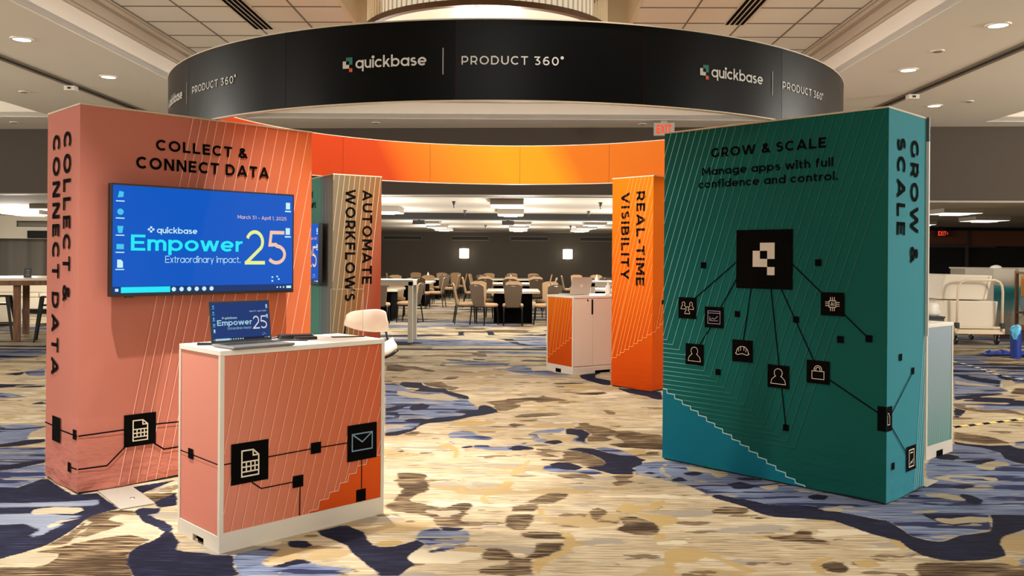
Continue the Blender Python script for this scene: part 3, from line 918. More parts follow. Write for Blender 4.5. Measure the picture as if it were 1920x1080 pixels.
# the dark header between the hall and the banquet room
HA, HB = (-14.0, 15.37), (14.0, 13.49)
def hd(t):
    return (HA[0] + (HB[0] - HA[0]) * t, HA[1] + (HB[1] - HA[1]) * t)
def slab(mb, t0, t1, z0, z1, th, mi=0, dy=0):
    a, b = hd(t0), hd(t1)
    mb.add([(a[0], a[1] + dy, z0), (b[0], b[1] + dy, z0), (b[0], b[1] + dy + th, z0), (a[0], a[1] + dy + th, z0), (a[0], a[1] + dy, z1), (b[0], b[1] + dy, z1), (b[0], b[1] + dy + th, z1), (a[0], a[1] + dy + th, z1)],
           [(0, 1, 2, 3), (4, 5, 6, 7), (0, 1, 5, 4), (1, 2, 6, 5), (2, 3, 7, 6), (3, 0, 4, 7)], mi)
mb = MB()
slab(mb, 0, .665, 2.55, SH + .05, .25)
slab(mb, .665, 1, 2.47, SH + .05, .25)
struct(mb.build('wall_header', HEADER))
mb = MB()
slab(mb, .0, .665, 2.535, 2.55, .28, dy=-.015)
slab(mb, .665, 1, 2.44, 2.47, .28, dy=-.015)
struct(mb.build('trim_6', mat('header_trim', (150, 142, 128), .6)))
# banquet room beyond
mb = MB()
mb.box(-24, 24, 14.2, 37, 2.56, 2.62)
mb.v = [(x, max(y, hd((x + 14) / 28)[1] + .2) if y < 20 else y, z) for x, y, z in mb.v]
struct(mb.build('ceiling_banquet', FARCEIL))
mb = MB()
mb.box(-5.6, 14, 36.1, 36.3, 0, 2.6)
struct(mb.build('wall_back', TAUPE))
mb = MB()
mb.add([(-5.6, 36.2, 0), (-5.6, 36.2, 2.6), (-7.2, 31.5, 2.6), (-7.2, 31.5, 0)], [(0, 1, 2, 3)])
mb.box(-7.4, -7.2, 26.0, 31.5, 0, 2.6)
struct(mb.build('wall_return', TAUPE))
mb = MB()
mb.box(-5.5, 14, 36.07, 36.1, 0, .16)
struct(mb.build('baseboard_back', mat('dark_baseboard', (44, 38, 33), .6)))
mb = MB()
mb.box(-7.5, 7.5, 20.7, 21.3, 2.42, 2.57)
struct(mb.build('trim_7', mat('beam_black', (24, 21, 18), .9)))
# lounge bulkhead and curtain wall at the left
mb = MB()
mb.box(-24, -8.5, 23.6, 24.6, 1.93, 2.6)
struct(mb.build('wall_bulkhead', mat('white_bulkhead', (230, 220, 198), .85)))
cur = mat('frosted_curtain_wall', (128, 122, 110), .7)
nt = NT(cur)
v_, x_, y_, z_ = nt.objxyz()
nt.l(nt.ramp(nt.noise(v_, (1.3, .1, .02), 1.6, 2), [(.3, (84, 78, 70)), (.55, (140, 132, 118)), (.75, (112, 108, 100))]), nt.b.inputs['Base Color'])
mb = MB()
mb.box(-24, -8.5, 24.9, 25.1, 0, 2.0)
struct(mb.build('wall_left', cur))
# black service area at the right
mb = MB()
mb.box(7.0, 24, 27.0, 27.2, 0, 2.6)
struct(mb.build('wall_right', mat('black_drape', (16, 13, 11), .95)))
mb = MB()
mb.box(9.0, 17.5, 26.85, 27.0, 1.98, 2.45)
struct(mb.build('trim_8', mat('dark_brown_panel', (96, 54, 30), .8)))
mb = MB()
mb.box(9.2, 14.9, 26.78, 26.86, 1.93, 1.98)
mb.box(11.5, 14.0, 26.76, 26.86, 1.98, 2.04)
mb.box(14.0, 14.05, 26.74, 26.86, 0, 2.45)
mb.box(11.45, 11.5, 26.74, 26.86, 0, 1.95)
struct(mb.build('trim_9', mat('dim_frame', (54, 46, 40), .7)))

# ---- fixtures of the ceiling
LENS = mat('lamp_lens', (255, 246, 228), .5, emit=5.0)
def downlight(rx, ry, label, r=.095, lit=True, z=SH):
    t = thing('recessed_downlight' if lit else 'ceiling_sprinkler', label, 'ceiling light' if lit else 'ceiling fitting', rm(rx, ry) + (z,), 0)
    mb = MB(); mb.lathe([(r - .012, -.012), (r + .012, -.012), (r + .016, .002), (r - .012, .002)], n=24)
    mb.build('trim_ring', WHITE_METAL, t, smooth=False)
    mb = MB(); mb.lathe([(.001, -.009), (r - .01, -.009)], n=24)
    mb.build('lens' if lit else 'cover', LENS if lit else mat('dull_cover', (140, 134, 124), .6), t)
    return t
for rx, ry, lb in ((-5.08, 8.65, 'lit round downlight, nearer of the two in the left soffit'), (-5.08, 10.46, 'lit round downlight, farther of the two in the left soffit'),
                   (4.30, 8.01, 'lit round downlight in the right soffit, nearest the top right corner'), (4.31, 9.90, 'lit round downlight in the right soffit, midway along the row'),
                   (5.66, 12.17, 'lit round downlight beyond the right track, just above the teal tower')):
    downlight(rx, ry, lb)
for rx, ry, lb in ((-6.69, 11.45, 'small round unlit ceiling fitting left of the left track'), (4.22, 9.01, 'small round unlit ceiling fitting between the two downlights on the right'),
                   (5.96, 11.83, 'small round unlit ceiling fitting beside the far right downlight'), (1.85, 13.95, 'small round unlit ceiling fitting above the exit sign in front of the header'),
                   (-2.43, 13.95, 'small round unlit ceiling fitting above the left end of the orange ring'), (-8.4, 14.1, 'small round unlit ceiling fitting far left above the dark header')):
    downlight(rx, ry, lb, .055, False)
for x, y, lb in ((-5.65, 11.1, 'little white emergency lamp on the left partition track'), (5.17, 11.25, 'little white emergency lamp on the right partition track')):
    t = thing('emergency_lamp', lb, 'lamp', (x, y, SH - .01), 0)
    mb = MB(); mb.box(-.07, .07, -.05, .05, -.06, 0); mb.build('housing', WHITE_METAL, t, bevel=.008)
    mb = MB(); mb.box(-.02, .02, -.056, -.05, -.045, -.02); mb.build('lens', DARK, t)
def slot_vent(rx, y0, y1, label):
    t = thing('slot_vent', label, 'air vent', rm(rx, y0) + (TH - .008,), -ROOM)
    L = y1 - y0
    mb = MB(); mb.box(-.12, .12, 0, L, -.004, .006); mb.build('frame', WHITE_METAL, t)
    for i in range(4):
        mb = MB(); mb.box(-.105 + i * .055, -.105 + i * .055 + .032, .02, L - .02, -.010, -.003); mb.build('slot', BLACK, t)
slot_vent(-3.03, 7.6, 10.0, 'black slotted air vent in the coffer tiles at the left')
slot_vent(2.31, 7.4, 9.75, 'black slotted air vent in the coffer tiles at the right')

# ---- drum chandelier
cx, cy = rm(-.39, 8.5)
ch = thing('drum_chandelier', 'round crystal-rod chandelier with a bronze hoop above the black ring', 'chandelier', (cx, cy, 3.62), 0)
BRONZE = mat('bronze', (96, 74, 52), .4, .8)
mb = MB(); mb.lathe([(1.14, 0), (1.2, 0), (1.2, .05), (1.14, .05), (1.14, 0)], n=72); mb.build('bottom_hoop', BRONZE, ch)
mb = MB(); mb.lathe([(1.0, .50), (1.2, .50), (1.2, .54), (1.0, .54), (1.0, .50)], n=72); mb.build('upper_hoop', BRONZE, ch)
mb = MB(); mb.lathe([(.001, .012), (1.14, .012)], n=48); mb.build('diffuser', mat('chandelier_diffuser', (255, 236, 196), .5, emit=1.25), ch)
mb = MB(); mb.lathe([(1.02, .06), (1.02, .9)], n=48); mb.build('inner_shade', mat('chandelier_shade', (255, 238, 205), .5, emit=.9), ch)
mb = MB()
for k in range(3):
    a = R(-93 + 120 * k)
    ca, sa = math.cos(a), math.sin(a)
    mb.prism([(.05 * ca - .02 * -sa, .05 * sa - .02 * ca, -.004), (1.16 * ca - .02 * -sa, 1.16 * sa - .02 * ca, -.004), (1.16 * ca + .02 * -sa, 1.16 * sa + .02 * ca, -.004), (.05 * ca + .02 * -sa, .05 * sa + .02 * ca, -.004)], (0, 0, .014))
mb.build('spoke', BRONZE, ch)
rod = MB()
for k in range(120):
    a = 2 * math.pi * k / 120
    rod.tube([(1.16 * math.cos(a), 1.16 * math.sin(a), .05), (1.16 * math.cos(a), 1.16 * math.sin(a), 1.0)], .008, 5)
tag(rod.build('crystal_rods', mat('crystal_rod', (240, 226, 196), .15), ch), kind='stuff')
mb = MB(); mb.lathe([(.03, 1.15), (.03, .9), (1.1, .9), (1.16, .98), (1.16, 1.0), (.05, 1.0)], n=48); mb.build('canopy', BRONZE, ch)

# ---- exit signs
def exit_sign(loc, rz, w, h, body, label, hang=.03):
    t = thing('exit_sign', label, 'exit sign', loc, rz)
    mb = MB(); mb.box(-w / 2, w / 2, -.03, .03, -h, 0); mb.build('housing', body, t, bevel=.006)
    mb = MB(); mb.box(-.05, .05, -.025, .025, 0, hang); mb.build('mount', body, t)
    mb = MB(); put_text(mb, 'EXIT', lambda s, z: (s, -.033, z), -w * .36, w * .36, -h * .84, h * .68, .2, .16)
    tag(mb.build('lettering', mat('exit_red', (255, 70, 40), .5, emit=1.4), t, fix=False), 'glowing red letters')
    return t
ex, ey, ez = 2.355, 13.55, 3.62
exit_sign((ex, ey, ez), R(-6), .32, .20, mat('exit_housing', (178, 168, 152), .5), 'red lettered exit sign hung from the soffit beside the teal tower')
t = exit_sign((13.15, 26.6, 2.45), 0, .34, .2, DARK, 'small glowing red exit sign with an arrow on the dark right wall', .12)
mb = MB(); mb.poly([(.145, -.034, -.06), (.185, -.034, -.1), (.145, -.034, -.14)]); mb.build('arrow', MATS['exit_red'], t)

# ------------------------------------------------------------------ the booth: four fabric towers, the ring, counters
TW, TD, TZ = 1.6622, .5944, 2.44
OFF = .004
def faces(w, d):
    return dict(front=lambda s, z, o=OFF: (s, -o, z), left=lambda s, z, o=OFF: (-o, d - s, z), right=lambda s, z, o=OFF: (w + o, s, z), back=lambda s, z, o=OFF: (w - s, d + o, z))
def tower(name, label, loc, rz, w, d, fabric, seed):
    t = thing(name, label, 'display tower', (loc[0], loc[1], 0), R(rz))
    F = faces(w, d)
    # stretch cover: gridded so the cloth can pucker at the hem and corners
    rnd = random.Random(seed)
    ph = [rnd.uniform(0, 6) for _ in range(6)]
    mb = MB()
    nz = 44
    zs = [.006 + (TZ - .006) * i / nz for i in range(nz + 1)]
    ring = []
    def side(x0, y0, x1, y1, n):
        return [(x0 + (x1 - x0) * i / n, y0 + (y1 - y0) * i / n) for i in range(n)]
    nw, nd = max(6, int(w / .06)), max(6, int(d / .06))
    ring = side(0, 0, w, 0, nw) + side(w, 0, w, d, nd) + side(w, d, 0, d, nw) + side(0, d, 0, 0, nd)
    n = len(ring)
    vs = []
    for z in zs:
        for x, y in ring:
            ox = -1 if x < .001 else (1 if x > w - .001 else 0)
            oy = -1 if y < .001 else (1 if y > d - .001 else 0)
            edge = min(min(x, w - x) if oy and not ox else 1, min(y, d - y) if ox and not oy else 1)
            sag = -.0025 * min(edge / .2, 1) if edge < 1 else 0
            hem = max(0, 1 - z / .09) ** 2
            wob = hem * .007 * math.sin(17 * (x + y) + ph[0]) * math.sin(5 * (x - y) + ph[1])
            k = sag * (1 - hem) + wob - .002 * hem
            if ox and oy: k = 0
            vs.append((x + ox * k, y + oy * k, z if z > .05 else z + hem * .006 * (1 + math.sin(9 * (x + y) + ph[2]))))
    fs = [(i * n + k, i * n + (k + 1) % n, (i + 1) * n + (k + 1) % n, (i + 1) * n + k) for i in range(nz) for k in range(n)]
    fs.append(tuple(nz * n + k for k in range(n)))
    mb.add(vs, fs)
    mb.build('fabric_cover', fabric, t)
    mb = MB()
    mb.box(.01, w - .01, .01, d - .01, 0, .012)
    mb.build('base_frame', DARK, t)
    mb = MB()
    r = .006
    mb.tube([(0, 0, TZ - r), (w, 0, TZ - r), (w, d, TZ - r), (0, d, TZ - r)], r, 6, closed=True)
    tag(mb.build('top_piping', mat('pale_piping', (205, 190, 165), .6), t), 'pale piped top edge')
    return t, F

PINKS = [(0, (192, 119, 104)), (.45, (188, 110, 90)), (.8, (204, 108, 68)), (1.0, (230, 114, 54))]
pink_fabric = print_mat('coral_print_fabric', lambda nt, x, y, z: nt.math('ADD', nt.math('MULTIPLY', x, .52), nt.math('MULTIPLY', nt.math('SUBTRACT', z, 1.2), .035)), PINKS, wrinkle=.03)
pt, F = tower('fabric_tower', 'coral printed fabric tower lettered COLLECT & CONNECT DATA, carrying the big screen', (-2.691, 5.3994), 45.34, TW, TD, pink_fabric, 3)
f, lf = F['front'], F['left']
text_line(pt, 'headline_lettering', BLACK, 'COLLECT &', f, .474, 1.133, 2.188, .072, .205, .22)
text_line(pt, 'headline_lettering', BLACK, 'CONNECT DATA', f, .346, 1.303, 2.059, .078, .205, .22)
text_down(pt, 'headline_lettering', BLACK, 'COLLECT &', lf, .312, .442, 2.281, 1.19, .20, .30)
text_down(pt, 'headline_lettering', BLACK, 'CONNECT DATA', lf, .110, .237, 2.277, .70, .20, .30)
mb = MB()
PINKLINE = mat('pale_coral_ink', (250, 186, 160), .6)
for sm in (.49, .549, .607, .666, .730, .802, .883, .965, 1.05, 1.136, 1.22, 1.305, 1.39, 1.475, 1.56, 1.645, 1.73, 1.81, 1.89):
    z0, z1 = .012, 2.432
    a, b = sm + .198 * (z0 - 1.23), sm + .198 * (z1 - 1.23)
    if a > 1.655: continue
    if b > 1.655:
        z1 = 1.23 + (1.655 - sm) / .198
        b = 1.655
    put_stroke(mb, [(a, z0), (b, z1)], lambda s, z: f(s, z, .0035), .0045)
mb.build('slanted_lines', PINKLINE, pt, fix=False)
icon_tile(pt, f, .280, .488, .252, .460, 'sheet', CREAM, lambda s, z: f(s, z, .0055))
icon_tile(pt, lf, .138, .292, .274, .437, None)
mb = MB()
K = .009
put_stroke(mb, [(.002, .365), (.28, .368)], f, K)
put_stroke(mb, [(.488, .378), (.9, .366)], f, K)
put_stroke(mb, [(.470, .258), (.542, .204), (1.1, .204)], f, K)
put_stroke(mb, [(.290, .258), (.176, .154), (.002, .159)], f, K)
put_stroke(mb, [(.0, .373), (.138, .371)], lf, K)
put_stroke(mb, [(.292, .361), (.594, .365)], lf, K)
put_stroke(mb, [(.48, .154), (.594, .159)], lf, K)
put_rect(mb, lf, .518, .58, .338, .40)
put_rect(mb, lf, .432, .490, .120, .181)
mb.build('connector_lines', BLACK, pt, fix=False)
# a flat steel foot plate slides out from under the coral tower
t = thing('foot_plate', 'flat pale steel foot plate on the carpet under the coral tower', 'plate', (-2.362, 5.342, 0), R(39))
mb = MB(); mb.box(-.10, .10, -.25, .25, .001, .009); mb.build('plate', mat('pale_steel', (168, 162, 150), .5, .1), t, bevel=.003)
mb = MB(); mb.lathe([(.0, .0125), (.012, .0125), (.016, .009)], .02, -.06, 12); mb.build('bolt', CHROME, t)

# teal tower
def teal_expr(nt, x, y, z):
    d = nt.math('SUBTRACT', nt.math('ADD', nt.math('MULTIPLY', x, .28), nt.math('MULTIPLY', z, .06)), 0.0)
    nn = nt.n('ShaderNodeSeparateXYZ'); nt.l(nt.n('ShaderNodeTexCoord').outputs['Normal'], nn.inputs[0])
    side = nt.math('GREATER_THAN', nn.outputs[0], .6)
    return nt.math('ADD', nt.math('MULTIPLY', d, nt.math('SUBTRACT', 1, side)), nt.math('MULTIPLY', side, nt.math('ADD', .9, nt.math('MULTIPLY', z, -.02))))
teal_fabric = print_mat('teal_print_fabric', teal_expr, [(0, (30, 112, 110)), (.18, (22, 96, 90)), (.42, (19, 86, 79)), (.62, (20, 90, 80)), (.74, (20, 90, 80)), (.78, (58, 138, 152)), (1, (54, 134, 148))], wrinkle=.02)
te = (2.2948 + TW * math.cos(R(134.23)), 5.3041 + TW * math.sin(R(134.23)))
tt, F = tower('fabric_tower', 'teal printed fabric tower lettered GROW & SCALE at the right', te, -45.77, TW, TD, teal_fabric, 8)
f, rf = F['front'], F['right']
text_line(tt, 'headline_lettering', BLACK, 'GROW & SCALE', f, .406, 1.263, 2.220, .066, .205, .22)
text_line(tt, 'headline_lettering', BLACK, 'Manage apps with full', f, .332, 1.312, 2.096, .056, .165, .14)
text_line(tt, 'headline_lettering', BLACK, 'confidence and control.', f, .301, 1.345, 2.006, .056, .165, .14)
text_down(tt, 'headline_lettering', BLACK, 'GROW &', rf, .341, .462, 2.268, 1.478, .20, .30)
text_down(tt, 'headline_lettering', BLACK, 'SCALE', rf, .128, .249, 2.262, 1.655, .20, .30)
ST = [(.001, .526), (.037, .525), (.041, .497), (.105, .495), (.111, .465), (.174, .459), (.179, .432), (.247, .425), (.25, .401), (.311, .397), (.316, .370), (.382, .365), (.386, .336), (.451, .329), (.455, .306), (.516, .299), (.519, .273),
      (.589, .267), (.592, .240), (.655, .234), (.658, .213), (.724, .207), (.726, .180), (.791, .174), (.795, .149), (.859, .142), (.861, .118), (.927, .111), (.93, .086), (.998, .079), (1.001, .054), (1.066, .047), (1.069, .026), (1.135, .019), (1.137, .010)]
mb = MB()
for i in range(0, len(ST) - 1, 2):                      # blue field under the stair, one column per tread
    put_rect(mb, lambda s, z: f(s, z, .0025), ST[i][0] if i == 0 else ST[i][0], ST[i + 1][0] if i + 2 >= len(ST) else ST[i + 2][0], .010, ST[i][1])
mb.build('blue_stair_field', mat('sea_blue_ink', (22, 122, 146), .8, spec=.1), tt, fix=False)
mb = MB()
put_stroke(mb, ST, lambda s, z: f(s, z, .0035), .0075)
mb.build('stair_edge_line', mat('pale_aqua_ink', (176, 226, 226), .6), tt, fix=False)
tl = mat('aqua_line_ink', (70, 150, 146), .6)
nt = NT(tl)
v_, x_, y_, z_ = nt.objxyz()
dd = nt.math('ADD', x_, nt.math('MULTIPLY', z_, -.12))
nt.l(nt.ramp(nt.math('ADD', dd, .25), [(0, (150, 220, 226)), (.35, (92, 176, 178)), (.62, (36, 118, 112)), (.9, (20, 92, 82))]), nt.b.inputs['Base Color'])
mb = MB()
fl = lambda s, z: f(s, z, .0030)
corners = [(.033, .893), (.087, .862), (.143, .828), (.197, .795), (.250, .762), (.304, .728), (.357, .694), (.414, .660), (.467, .629), (.523, .594), (.577, .560), (.630, .528), (.683, .495), (.738, .460), (.792, .424), (.845, .392), (.898, .358), (.952, .325), (1.006, .292), (1.06, .258)]
for i, (cs_, cz) in enumerate(corners):
    k = .33
    zt = 2.432
    st = cs_ + (zt - cz) * k
    tail = (cs_ - .0, cz)
    left_z = cz + .006
    # foot: from the stair or left edge to the corner, then the long slanted rise
    zl = cz
    sl = .002
    for a, b in zip(ST[::2], ST[1::2]):
        if a[1] > zl: sl = b[0] + .004
    put_stroke(mb, [(sl, zl + .002), (cs_, cz), (min(st, 1.655), zt if st < 1.655 else cz + (1.655 - cs_) / k)], fl, .0045)
for i in range(9):                                       # lines that leave by the left edge
    s_top = .50 - .055 * i
    z_l = 2.432 - (s_top - .002) / .33
    put_stroke(mb, [(.002, z_l), (s_top, 2.432)], fl, .0045) if s_top > .02 else None
mb.build('slanted_lines', tl, tt, fix=False)
mb = MB()
for s0 in (.430, .458, .489, .525, .560):
    put_stroke(mb, [(s0, .012), (min(s0 + .15, .590), .012 + (min(s0 + .15, .590) - s0) / .15)], lambda s, z: rf(s, z, .003), .004)
tag(mb.build('side_lines', mat('pale_aqua_ink', (176, 226, 226)), tt, fix=False), 'thin pale lines at the foot of the right side')
big = icon_tile(tt, f, .616, 1.039, 1.297, 1.699, None)
mb = MB()
logo_mark(mb, lambda s, z: f(s, z, .0055), .744, 1.391, .0548)
tag(mb.build('logo_mark', mat('sand_ink', (214, 204, 188), .6), big, fix=False), 'pale logo of offset squares')
for s0, s1, z0, z1, kind, ink in ((.137, .292, 1.061, 1.216, 'people', CREAM), (.362, .518, 1.008, 1.157, 'chart', mat('violet_ink', (170, 160, 190), .6)), (.201, .356, .729, .882, 'person', CREAM), (.589, .749, .786, .938, 'hat', CREAM),
                                  (.862, 1.021, .636, .789, 'person', CREAM), (1.142, 1.300, .696, .845, 'lock', CREAM), (1.236, 1.394, 1.140, 1.289, 'chip', CREAM)):
    icon_tile(tt, f, s0, s1, z0, z1, kind, ink, lambda s, z: f(s, z, .0055), .0036)
icon_tile(tt, f, 1.607, 1.6615, .449, .601, None)
c = icon_tile(tt, rf, .0, .073, .449, .601, None)
mb = MB()
put_stroke(mb, [(.002, .55), (.002, .49), (.035, .49), (.035, .535), (.018, .56), (.002, .56)], lambda s, z: rf(s, z, .0055), .004)
mb.build('icon_symbol', CREAM, c, fix=False)
icon_tile(tt, rf, .302, .452, .154, .311, 'phone', CREAM, lambda s, z: rf(s, z, .0055), .007)
mb = MB()
for s, z, h in ((.349, 1.452, .022), (1.217, 1.478, .022), (.627, 1.115, .021), (1.065, 1.102, .021), (1.551, 1.010, .022), (1.368, .992, .022), (.476, .697, .021), (.999, .379, .021)):
    put_rect(mb, f, s - h, s + h, z - h, z + h)
for s, z in ((.095, .225), (.395, .788), (.198, .89)):
    put_rect(mb, rf, s - .021, s + .021, z - .022, z + .022)
K = .008
for a, b in (((.616, 1.476), (.283, 1.215)), ((.616, 1.355), (.495, 1.157)), ((.410, 1.008), (.324, .882)), ((.733, 1.297), (.676, .938)), ((.882, 1.297), (.946, .789)), ((.959, 1.297), (1.190, .845)),
             ((1.039, 1.464), (1.238, 1.287)), ((1.392, 1.152), (1.551, 1.010)), ((1.300, .728), (1.607, .561)), ((.967, .636), (.999, .379))):
    put_stroke(mb, [a, b], f, K)
put_stroke(mb, [(.073, .557), (.385, .775)], rf, K)
put_stroke(mb, [(.073, .465), (.303, .271)], rf, K)
mb.build('connector_lines', BLACK, tt, fix=False)
mb = MB(); mb.box(TW - .02, TW + .018, TD + .004, TD + .018, 1.0, 2.28); tag(mb.build('edge_panel', WHITE_METAL, tt), 'white upright strip behind the right edge')
mb = MB(); mb.box(TW - .02, TW + .018, TD + .004, TD + .018, 2.282, 2.44); tag(mb.build('edge_cap', mat('grey_cap', (90, 88, 86), .5), tt), 'grey top of the upright strip')
t = thing('foot_plate', 'small pale steel foot plate at the back corner of the teal tower', 'plate', (2.80, 5.84, 0), R(44.2))
mb = MB(); mb.box(-.12, .10, -.04, .10, .001, .009); mb.build('plate', MATS['pale_steel'], t, bevel=.003)

# taupe tower with the second screen
AL = (-2.0379 + TW * math.cos(R(122.18)), 9.8664 + TW * math.sin(R(122.18)))
taupe_fabric = print_mat('taupe_print_fabric', lambda nt, x, y, z: nt.math('ADD', nt.math('MULTIPLY', x, .34), nt.math('ADD', nt.math('MULTIPLY', y, .40), nt.math('MULTIPLY', nt.math('MULTIPLY', y, nt.math('SUBTRACT', 2.44, z)), .30))),
                         [(0, (40, 120, 110)), (.40, (52, 130, 120)), (.46, (80, 98, 108)), (.52, (96, 106, 110)), (.56, (112, 104, 88)), (.66, (116, 94, 66)), (.80, (120, 82, 50)), (.92, (134, 70, 48)), (1, (128, 58, 38))], wrinkle=.02)
at, F = tower('fabric_tower', 'taupe printed fabric tower lettered AUTOMATE WORKFLOWS, behind the coral tower', AL, -57.82, TW, TD, taupe_fabric, 5)
f, rf = F['front'], F['right']
text_down(at, 'headline_lettering', BLACK, 'AUTOMATE', rf, .357, .478, 2.270, 1.182, .20, .24)
text_down(at, 'headline_lettering', BLACK, 'WORKFLOWS', rf, .150, .272, 2.271, .988, .20, .24)
text_line(at, 'headline_lettering', BLACK, 'AUTOMATE', f, .42, 1.0, 2.205, .07, .20, .24)
text_line(at, 'headline_lettering', BLACK, 'WORKFLOWS', f, .36, 1.10, 2.075, .07, .20, .24)
mb = MB()
for i in range(16):
    s0 = .011 + .0635 * (i - 6)
    zt, zb = 2.432, .012
    k = .11
    a, b = s0, s0 - (zt - zb) * k
    if a > .005 and s0 - .0 < .9:
        za = zt
        if a > .588:
            za = zt - (a - .588) / k
            a = .588
        zb2 = zb if b > .004 else zt - (s0 - .004) / k
        if za > zb2: put_stroke(mb, [(s0 - (zt - zb2) * k, zb2), (a, za)], lambda s, z: rf(s, z, .003), .0042)
for i in range(24):
    s = 1.64 - .052 * i
    put_stroke(mb, [(s, .012), (s, 2.432)], lambda s, z: f(s, z, .003), .004)
mb.build('slanted_lines', mat('pale_sand_ink', (206, 188, 150), .6), at, fix=False)

# orange tower
OR = (1.5838 + TD * math.cos(R(133.6)), 9.7611 + TD * math.sin(R(133.6)))
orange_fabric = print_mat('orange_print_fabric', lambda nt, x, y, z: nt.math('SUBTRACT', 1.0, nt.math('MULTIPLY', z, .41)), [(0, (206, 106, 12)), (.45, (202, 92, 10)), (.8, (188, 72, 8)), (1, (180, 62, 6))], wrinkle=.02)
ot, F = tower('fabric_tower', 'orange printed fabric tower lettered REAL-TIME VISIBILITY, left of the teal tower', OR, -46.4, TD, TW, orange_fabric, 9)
f, rf = F['front'], F['right']
text_down(ot, 'headline_lettering', BLACK, 'REAL-TIME', f, .358, .478, 2.265, 1.192, .20, .24)
text_down(ot, 'headline_lettering', BLACK, 'VISIBILITY', f, .136, .256, 2.263, 1.256, .20, .24)
OST = [(.008, .300), (.012, .338), (.077, .340), (.084, .374), (.130, .376), (.137, .408), (.189, .412), (.202, .449), (.261, .451), (.267, .487), (.325, .491), (.331, .524), (.382, .529), (.392, .566), (.448, .568), (.456, .602), (.515, .605), (.521, .640), (.577, .643), (.590, .675)]
mb = MB()
put_stroke(mb, OST, f, .005)
for i in range(1, len(OST), 2):
    s, z = OST[i]
    k = .285
    z1 = 2.43
    e = s + (z1 - z) * k
    if e > .59:
        e, z1 = .59, z + (.59 - s) / k
    if z1 - z > .03: put_stroke(mb, [(s, z), (e, z1)], f, .0045)
for i in range(7):
    s = -.055 * i
    z1 = 2.43
    z0 = .36 - s / .285 + .0
    if z0 < z1:
        e = min(.59, .003 + (z1 - z0) * .285)
        put_stroke(mb, [(.003, z0), (e, z0 + (e - .003) / .285)], f, .0045)
put_stroke(mb, [(.004, .675), (.05, .675), (.066, .717), (.115, .717), (.131, .756), (.18, .757), (.2, .8), (.25, .8)], rf, .005)
for s, z in ((.05, .675), (.115, .717), (.18, .757)):
    put_stroke(mb, [(s + .016, z + .042), (s + .016 + .45, z + .042 + .45 / .285)], rf, .0045)
mb.build('slanted_lines', mat('pale_orange_ink', (252, 166, 84), .6), ot, fix=False)
mb = MB(); put_rect(mb, rf, .17, .21, .98, 1.03); mb.build('node_square', BLACK, ot, fix=False)

# ---- the ring resting on the four towers
RX, RY, RR, RZ0, RZ1 = -.0617, 8.2535, 2.991, 2.4465, 2.9425
rg = thing('suspended_ring', 'large round fabric ring sign, black outside and orange inside, on top of the towers', 'ring sign', (RX, RY, RZ0), 0)
HH = RZ1 - RZ0
blk = mat('black_ring_fabric', (6, 6, 6), .34, spec=.13)
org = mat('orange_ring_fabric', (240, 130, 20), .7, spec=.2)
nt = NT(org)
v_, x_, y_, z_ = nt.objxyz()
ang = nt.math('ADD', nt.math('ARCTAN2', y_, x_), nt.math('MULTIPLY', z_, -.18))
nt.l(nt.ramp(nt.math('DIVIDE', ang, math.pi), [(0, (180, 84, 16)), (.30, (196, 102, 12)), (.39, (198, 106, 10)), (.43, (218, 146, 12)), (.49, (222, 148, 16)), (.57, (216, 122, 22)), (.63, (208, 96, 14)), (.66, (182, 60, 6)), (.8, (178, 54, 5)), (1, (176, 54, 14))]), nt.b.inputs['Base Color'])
A0 = 87.0
for i in range(16):
    a0, a1 = R(A0 + 22.5 * i + .03), R(A0 + 22.5 * (i + 1) - .03)
    mb = MB(); mb.lathe([(RR, 0), (RR, HH)], n=8, a0=a0 - R(2.6), a1=a1 - R(2.6)); mb.build('outer_panel', blk, rg, smooth=True)
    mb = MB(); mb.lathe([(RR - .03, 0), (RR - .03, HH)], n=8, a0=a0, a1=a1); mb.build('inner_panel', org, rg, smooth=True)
for z, nm in ((0, 'bottom_rail'), (HH, 'top_rail')):
    mb = MB(); mb.lathe([(RR - .032, z - .004), (RR + .004, z - .004), (RR + .004, z + .004), (RR - .032, z + .004), (RR - .032, z - .004)], n=128)
    tag(mb.build(nm, mat('ring_rail', (214, 200, 176), .45), rg), 'pale edge rail')
for k in range(-2, 3):
    sh = 44.3 * k
    def pl(a, z, o=.004):
        return ((RR + o) * math.cos(R(a + sh)), (RR + o) * math.sin(R(a + sh)), z - RZ0)
    mb = MB()
    put_text(mb, 'quickbase', pl, -107.9, -99.0, 2.664, .072, .15, .085)
    mb.build('brand_lettering', WHITEINK, rg, fix=False)
    mb = MB()
    put_text(mb, 'PRODUCT 360\u00b0', pl, -94.85, -82.95, 2.664, .052, .15, .26)
    mb.build('product_lettering', WHITEINK, rg, fix=False)
    mb = MB()
    put_rect(mb, pl, -97.10, -96.97, 2.606, 2.768)
    mb.build('divider_line', mat('grey_ink', (170, 166, 160), .6), rg, fix=False)
    mb = MB()
    u = (109.62 - 108.32) / 3
    sx = math.radians(u) * RR
    logo_mark(mb, lambda s, z: pl(-109.62 + (s / sx) * u, z), 0, 2.645, sx, (0, 1, 2)) if False else None
    zu = .0228
    for pts, mi in (([(1, 4), (3, 4), (3, 2), (2, 2), (2, 3), (1, 3)], 0), ([(0, 3), (1, 3), (1, 2), (2, 2), (2, 1), (0, 1)], 1), ([(2, 1), (3, 1), (3, 0), (2, 0)], 2)):
        mb.poly([pl(-109.62 + a * u, 2.645 + b * zu) for a, b in pts], mi)
    mb.build('logo_mark', [mat('logo_teal', (34, 116, 104), .6), mat('logo_white', (214, 208, 200), .6), mat('logo_orange', (226, 96, 52), .6)], rg, fix=False)

